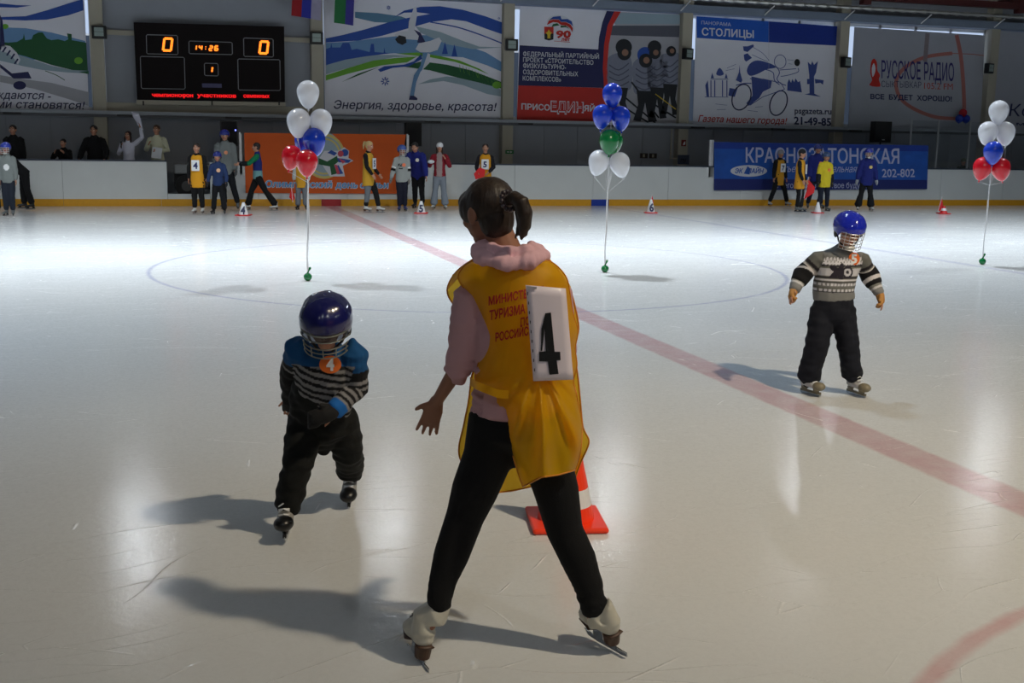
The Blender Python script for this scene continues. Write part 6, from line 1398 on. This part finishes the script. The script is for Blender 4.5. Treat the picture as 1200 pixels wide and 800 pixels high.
def boy_trousers():
    mb = MB()
    mb.tube([k_(378, 505, 0), k_(377, 488, -.01), k_(374, 462, -.06), k_(370, 444, -.11)], [(.135, .115), (.145, .125), (.135, .125), (.10, .11)], 20, (1, 0, 0), cap=1)
    mb.tube([J['hp0'], k_(354, 518, -.09), J['kn0'], k_(341, 575, -.15), k_(337, 592, -.13)], [.088, .080, .070, .064, .066], 18, cap=1)
    mb.tube([J['hp1'], k_(403, 508, .05), J['kn1'], k_(410, 543, .24), k_(410, 553, .34)], [.088, .084, .074, .068, .066], 18, cap=1)
    me = remesh(mb, .007, 2); wrinkle(me, .012, (14, 14, 30), 3); setcol(me, np.tile(C_(13, 15, 14), (len(me.vertices), 1)))
    link('trousers', me, attr_mat('cloth', .85, .02, .25), boy, True)
    gl_ = MB(); d = unit(J['hd1']); gl_.tube([J['wr1'], J['wr1']+d*.04, J['wr1']+d*.075], [.036, .042, .034], 12)
    for j in range(4): b_ = J['wr1']+d*.07+A_([0, -.01, .028-.02*j]); gl_.tube([b_, b_+d*.035+A_([0, .01, 0]), b_+d*.045+A_([0, .03, -.004])], [.013, .012, .010], 8)
    gl_.tube([J['wr1']+d*.02+A_([0, 0, .03]), J['wr1']+d*.05+A_([0, -.02, .05])], [.014, .011], 8)
    me = remesh(gl_, .005, 1); link('glove', me, M_black_cloth, boy, True)
    gl2 = MB(); d = unit(J['wr0']-J['el0']); gl2.tube([J['wr0']-d*.01, J['wr0']+d*.05], [.036, .038], 12)
    for j in range(4): b_ = J['wr0']+d*.05+A_([.028-.019*j, 0, 0]); gl2.tube([b_, b_+d*.045], [.012, .010], 8)
    gl2.tube([J['wr0']+d*.01+A_([.03, 0, 0]), J['wr0']+d*.04+A_([.05, 0, 0])], [.013, .011], 8)
    me = remesh(gl2, .005, 1); link('glove', me, M_black_cloth, boy, True)
boy_trousers()
def hero_skate(root, an, td, up, sz, white, toe, cuffh=.085, laces=True):
    J2 = dict(S=sz); J2['an0'] = A_(an); J2['td0'] = A_(td); return skate(J2, '0', root, white, figure=False, toe_m=toe, vox=.006, cuff=cuffh, lean=up, laces=laces)
M_sk = mat('skate_grey_white', (150, 148, 144), .45); M_skb = mat('skate_black', (15, 15, 17), .35)
hero_skate(boy, J['an0'], J['td0'], (-.10, .05, 1), .98, M_sk, M_skb, .06)
hero_skate(boy, J['an1'], J['td1'], (-.04, -.20, 1), .94, M_sk, M_skb, .06)
for o_ in [c for c in boy.children if c.name.startswith('skate')]: pass
hb_ = helmet(J, boy, (22, 24, 84), cage=False, hero=True, r=1.10)
def boy_cage():
    f, u, h, c = unit(J['f']), unit(J['u']), J['h'], J['head']; s = np.cross(f, u); c0 = c+u*.12*h-f*.03*h; w_ = MB(); ra, rb = .50*h, .60*h
    def pt(az, z, o=1.0): k = 1-.16*max(0, -z-.2); return c0+s*math.sin(az)*ra*1.04*k*o+f*(math.cos(az)*rb*1.04*k*o)+u*(z*h)
    for z in (-.42, -.53, -.64): w_.tube([pt(a, z) for a in np.linspace(-1.25, 1.25, 15)], [.003]*15, 6, cap=1)
    for a in (-1.1, -.55, 0, .55, 1.1): w_.tube([pt(a, z) for z in (-.40, -.52, -.64)], [.0025]*3, 6, cap=1)
    w_.build('face_cage', mat('cage_silver', (150, 150, 140), .3, metal=.7), hb_)
    V = []; n = 24
    for i in range(5):
        for j in range(n+1): V.append(pt(-1.25+2.5*j/n, -.10-.13*i/4, 1.03))
    o = MB().add(V, [(i*(n+1)+j, (i+1)*(n+1)+j, (i+1)*(n+1)+j+1, i*(n+1)+j+1) for i in range(4) for j in range(n)]).build('visor', None, hb_, True)
    vm_ = bpy.data.materials.new('visor_tint'); vm_.use_nodes = True; nt = vm_.node_tree; t = nt.nodes.new('ShaderNodeBsdfTransparent'); t.inputs[0].default_value = (.16, .17, .2, 1); g = nt.nodes.new('ShaderNodeBsdfGlossy'); g.inputs['Roughness'].default_value = .05
    fr_ = nt.nodes.new('ShaderNodeFresnel'); mx = nt.nodes.new('ShaderNodeMixShader'); mx.inputs[0].default_value = .07; nt.links.new(t.outputs[0], mx.inputs[1]); nt.links.new(g.outputs[0], mx.inputs[2]); nt.links.new(mx.outputs[0], nt.nodes['Material Output'].inputs[0]); o.data.materials.append(vm_)
    for z, r_ in ((-.09, .004), (-.24, .0035)): MB().tube([pt(a, z, 1.035) for a in np.linspace(-1.3, 1.3, 17)], [r_]*17, 6, cap=1).build('visor_rim', mat('cage_silver', (150, 150, 140), .3, metal=.7), hb_)
    V, F, wd = textmesh('ЯВК', .05); V2 = [pt((v[0]-.5)*.55, -.045+v[1]*.075, 1.0)+f*.004 for v in V]; 
    V, F, wd = textmesh('RBK', .05); MB().add([pt((v[0]-.5)*.55, -.05+v[1]*.075, .985)+f*.006 for v in V], F).build('lettering', mat('logo_silver', (150, 152, 160), .4), hb_)
    # hood edge and collar
boy_cage()
def smesh_bvh(o): 
    me = o.data; return BVHTree.FromPolygons([v.co.copy() for v in me.vertices], [tuple(p_.vertices) for p_ in me.polygons])
def decal_on(root_loc, bv, pts_fn): pass
def make_onto(rl):
    M = Matrix.Rotation(-YAW, 4, 'Z'); M.translation = Vector((rl[0], rl[1], 0)); I = M.inverted(); c0 = I @ CAM
    def fn(px, py, bv, lift, fb):
        d = (I.to_3x3() @ ray(px, py)).normalized(); h = bv.ray_cast(c0, d); p_ = h[0] if h[0] is not None else Vector(L(rl, px, py, fb)); return p_-d*lift
    return fn
def badge(rl, root, bv, c, rx, ry, fb, num, colr, sz):
    """paper badge pinned on the chest, standing clear of the knit"""
    fn = make_onto(rl); q = [fn(c[0], c[1], bv, 0, fb)]; c3 = L(rl, c[0], c[1], 0); dep = q[0].y
    pl = lambda x, y, e=0: L(rl, x, y, dep-.02-e)
    pts = [(c[0]+rx*math.cos(a), c[1]+ry*math.sin(a)) for a in np.linspace(0, 2*math.pi, 25)[:-1]]; n = len(pts)
    o = MB().add([pl(*t) for t in pts]+[pl(*t, -.006) for t in pts], poly_tris(pts)+[(i, (i+1) % n, (i+1) % n+n, i+n) for i in range(n)]).build('chest_badge', mat('badge_orange', (224, 106, 30), .5), root)
    V, F, wd = textmesh(num, .06); MB().add([pl(c[0]-sz*.36+v[0]*sz*.72, c[1]+sz*.5-v[1]*sz, .003) for v in V], F).build('numeral', M_white, o)
bvs = smesh_bvh(sw); badge(KR, boy, bvs, (387, 427), 13, 10.5, -.25, '4', 0, 13)

# ===== child at right =====
RR = (.45, -8.76); r_ = lambda px, py, w=0: L(RR, px, py, w)
kid = hero_root(RR, 'child in blue helmet with wire cage and patterned grey sweater gliding at right')
J = dict(S=.80, h=.215, hs=1.0)
J['f'] = unit((.20, -.93, -.30)); J['u'] = unit((.06, -.25, .96)); J['u'] = unit(J['u']-J['f']*(J['u']@J['f']))
J['head'] = r_(995, 270, -.07); J['neck'] = r_(988, 293, -.0)
J['sh0'] = r_(960, 302, 0); J['el0'] = r_(940, 322, .03); J['wr0'] = r_(930, 341, -.04)
J['sh1'] = r_(1009, 303, 0); J['el1'] = r_(1020, 324, .03); J['wr1'] = r_(1031, 345, -.04)
J['hp0'] = r_(964, 362, 0); J['hp1'] = r_(988, 362, 0)
J['kn0'] = r_(957, 405, -.06); J['an0'] = r_(945, 452, .0); J['an0'][2] = .134
J['kn1'] = r_(994, 405, -.05); J['an1'] = r_(1000, 449, .0); J['an1'][2] = .134
J['td0'] = unit((.45, -.9, 0)); J['td1'] = unit((.35, -.9, 0))
J['hd0'] = unit(r_(926, 352, -.10)-J['wr0']); J['pn0'] = A_([1, .2, 0]); J['hd1'] = unit(r_(1034, 358, -.08)-J['wr1']); J['pn1'] = A_([-1, .2, 0])
body(J, kid, .007, skin=(190, 138, 112))
def nordic(co):
    z = co[:, 2]; x = co[:, 0]; r = np.tile(C_(112, 112, 110), (len(co), 1)); wh = C_(205, 203, 208); dk = C_(40, 36, 46); g2 = C_(92, 92, 84)
    def band(a, b, fn=None, col=wh):
        m = (z > a) & (z < b)
        if fn is not None: m = m & fn
        r[m] = col
    h = lambda k: r_(985, k, 0)[2]
    ang = np.arctan2(x-J['neck'][0], -co[:, 1]+.02)
    wv = np.abs(((x*22) % 1)-.5)*2
    band(h(316), h(300), np.abs(((z-h(316))/(h(300)-h(316)))-wv) < .20); band(h(316), h(300), np.abs(((z-h(316))/(h(300)-h(316)))-(1-wv)) < .20)
    band(h(308), h(306.2)); band(h(310.5), h(309), None, dk); band(h(328), h(310.5), None, g2*1.35)
    band(h(321.5), h(312.5), None, wh*.8)
    cx = r_(978, 317, 0)[0]; d1 = np.hypot((x-cx)/1.2, z-h(317)); 
    an = np.arctan2(z-h(317), x-cx); r[(d1 < .05+.018*np.cos(an*5)) & (z > h(325)) & (co[:, 1] < 0)] = dk
    cx2 = r_(988, 317, 0)[0]; d2 = np.hypot(x-cx2, z-h(317)); m = (np.abs(d2-.035) < .007) & (co[:, 1] < 0); r[m] = dk; r[(d2 < .028) & (co[:, 1] < 0)] = wh*.85; r[(d2 < .012) & (co[:, 1] < 0)] = dk
    band(h(324), h(322.5), None, dk); band(h(327.5), h(325.5)); band(h(329.5), h(328.5), None, dk); 
    band(h(333), h(330.5), ((x*40) % 1) > .3); band(h(336), h(334.5), None, g2); band(h(339.5), h(337), ((x*34) % 1) > .35); band(h(341), h(339.8), None, dk)
    band(-1, h(341), None, C_(122, 122, 120))
    return r
def kid_sweater():
    mb = MB()
    mb.tube([r_(977, 350, 0), r_(977, 338, 0), r_(979, 325, 0), r_(982, 312, 0), r_(985, 301, 0), r_(987, 292, 0)], [(.150, .115), (.152, .12), (.152, .122), (.160, .12), (.150, .10), (.075, .07)], 22, (1, 0, 0), cap=1)
    for k in '01': mb.tube([J['sh'+k], mixj(J['sh'+k], J['el'+k], .5), J['el'+k], mixj(J['el'+k], J['wr'+k], .5), mixj(J['el'+k], J['wr'+k], .92)], [.062, .060, .056, .050, .042], 16, cap=1)
    me = remesh(mb, .006, 2); wrinkle(me, .006, (20, 20, 24), 6); co = coords(me); c = nordic(co)
    idx, al = limbparam(co, [[r_(977, 350, 0), J['neck']], [J['sh0'], J['el0'], J['wr0']], [J['sh1'], J['el1'], J['wr1']]]); m = idx > 0
    c[m] = C_(118, 118, 112); c[m & (al < .06)] = C_(96, 96, 92); c[m & (np.abs(al-.065) < .012)] = C_(34, 30, 36); c[m & (np.abs(al-.095) < .010)] = C_(206, 200, 196); c[m & (al > .27)] = C_(128, 128, 128); c[m & (np.abs(al-.265) < .008)] = C_(200, 198, 200)
    setcol(me, c); return link('sweater', me, attr_mat('cloth', .85, .02, .25), kid, True)
ks_ = kid_sweater()
for k in '01':
    a, b, c = J['sh'+k], J['el'+k], J['wr'+k]; mb = MB(); mb.tube([mixj(a, b, .62), b, mixj(b, c, .42)], [.066, .072, .060], 16, cap=1); mb.sphere(b+A_([-.02 if k == '0' else .02, .0, 0]), (.05, .06, .055), n=14, m=10)
    me = remesh(mb, .006, 2); co = coords(me); cc = np.tile(C_(16, 16, 19), (len(co), 1)); d = unit(c-b)
    if k == '1': cc[np.abs((co-b)@d-.03) < .014] = C_(205, 200, 200)
    else: cc[np.abs((co-b)@d+.02) < .008] = C_(190, 188, 190)
    setcol(me, cc); link('elbow_pad', me, attr_mat('cloth', .85, .02, .25), kid, True)
    gl_ = MB(); d = unit(J['hd'+k]); w0 = J['wr'+k]; n_ = unit(J['pn'+k]); s_ = np.cross(d, n_)
    gl_.tube([w0-d*.02, w0+d*.01, w0+d*.05], [.030, .032, (.040, .026)], 12, s_)
    for j in range(4): b_ = w0+d*.048+s_*(.028-.019*j); gl_.tube([b_, b_+d*.03+n_*.006, b_+d*.042+n_*.022, b_+d*.04+n_*.036], [.0125, .012, .011, .010], 8)
    ts = -1 if s_[1] > 0 else 1
    gl_.tube([w0+d*.015+s_*.028*ts, w0+d*.04+s_*.042*ts+n_*.01, w0+d*.06+s_*.040*ts+n_*.02], [.013, .012, .010], 8)
    me = remesh(gl_, .0045, 1); link('glove', me, mat('glove_tan', (176, 126, 66), .75, var=.2), kid, True)
def kid_trousers():
    mb = MB()
    mb.tube([r_(976, 372, 0), r_(976, 362, 0), r_(977, 348, 0)], [(.135, .12), (.15, .125), (.142, .11)], 20, (1, 0, 0), cap=1)
    mb.tube([J['hp0'], r_(961, 383, -.03), J['kn0'], r_(951, 427, -.03), r_(948, 442, .0)], [.092, .092, .088, .084, .086], 18, cap=1)
    mb.tube([J['hp1'], r_(991, 383, -.03), J['kn1'], r_(997, 427, -.03), r_(999, 439, .0)], [.090, .086, .080, .078, .080], 18, cap=1)
    me = remesh(mb, .008, 2); wrinkle(me, .010, (12, 12, 24), 3); setcol(me, np.tile(C_(16, 19, 30), (len(me.vertices), 1)))
    link('trousers', me, attr_mat('cloth', .85, .02, .25), kid, True)
kid_trousers()
M_sw = mat('skate_white', (186, 184, 184), .4); M_stn = mat('skate_tan', (126, 118, 98), .5)
for k, up in (('0', (-.05, .0, 1)), ('1', (.0, .0, 1))):
    hero_skate(kid, J['an'+k], J['td'+k], up, .92, M_sw, M_stn, .05)
hk_ = helmet(J, kid, (26, 40, 170), cage=True, bars=(8, 6), hero=True, r=1.02)
badge(RR, kid, smesh_bvh(ks_), (1001, 303), 6.6, 7.4, -.12, '5', 0, 10)

# ------------------------------------------------------------------ cones
def cone(P, h, base, label, num=None, bands=True, m1=M_orange, rz=0., R0=None, R1=None, zb=(.42, .72)):
    o = empty('traffic_cone', (P[0], P[1], 0), rz); tag(o, label, 'cone')
    hb = base*.07
    b_ = MB(); n = 4
    pts = [(-1, -1), (1, -1), (1, 1), (-1, 1)]
    b_.box(-base/2, base/2, -base/2, base/2, 0.002, hb+.004).build('base', m1, o, bevel=hb*.45)
    def fr(z0, z1, r0, r1, nm, m):
        V = []; N = 28
        for z, r in ((z0, r0), (z1, r1)):
            for q in range(N): a = 2*math.pi*q/N; V.append((r*math.cos(a), r*math.sin(a), z))
        F = [(q, (q+1) % N, N+(q+1) % N, N+q) for q in range(N)]; F.append(tuple(range(N, 2*N))); F.append(tuple(range(N-1, -1, -1)))
        MB().add(V, F).build(nm, m, o)
    R0 = R0 or base*.34; R1 = R1 or base*.09; rad = lambda z: R0+(R1-R0)*(z-hb)/(h-hb)
    if bands: zs = [(hb, zb[0]*h, m1, 'cone_body'), (zb[0]*h, zb[1]*h, M_white, 'white_band'), (zb[1]*h, h, m1, 'cone_tip')]
    else: zs = [(hb, h, M_white, 'cone_body')]
    for z0, z1, m, nm in zs: fr(z0, z1, rad(z0), rad(z1), nm, m)
    if num:
        pl = MB(); V, F, wd = textmesh(num, .06); mid = h*.42
        vs = [((v[0]-.42)*h*.34, -rad(mid+(v[1]-.5)*h*.55)-.004, mid+(v[1]-.5)*h*.55) for v in V]; MB().add(vs, F).build('numeral', mat('numeral_navy', (24, 26, 70), .5), o)
    return o
PC = G(663, 612); cone((PC.x, PC.y), .50, .36, 'orange traffic cone with white band behind the foreground girl', rz=-YAW+.10, R0=.138, R1=.035, zb=(.20, .37))
for px, py, h, n_, lb in ((285.5, 252.5, .31, '4', 'small white marker cone with a 4 beside the child in dark blue'), (493.5, 250, .31, '5', 'small white marker cone with a 5 in front of the bending man'), (762.5, 249.5, .36, '6', 'small white marker cone with a 6 standing alone right of the middle balloons')):
    P = G(px, py); cone((P.x, P.y), h, .34, lb, n_, False, M_red, -YAW)
P = G(958, 249.5); cone((P.x, P.y), .30, .30, 'small white marker cone by the child in yellow', None, False, M_red, -YAW)
P = G(1105.5, 250.5); cone((P.x, P.y), .22, .32, 'small red marker cone with a folded flag at the far right', None, True, M_red, -YAW)
for px, py, lb, dz in ((763.5, 248, 'folded red flag standing behind the number 6 cone', .42), (1104.5, 249.5, 'folded red flag leaning on the red marker cone at right', .40)):
    P = G(px, py)+FW*.2; pennant((P.x, P.y, 0), [(.03, 0, dz), (-.02, 0, dz*.75), (-.06, 0, .05), (.05, 0, .05), (.07, 0, dz*.6)], lb)
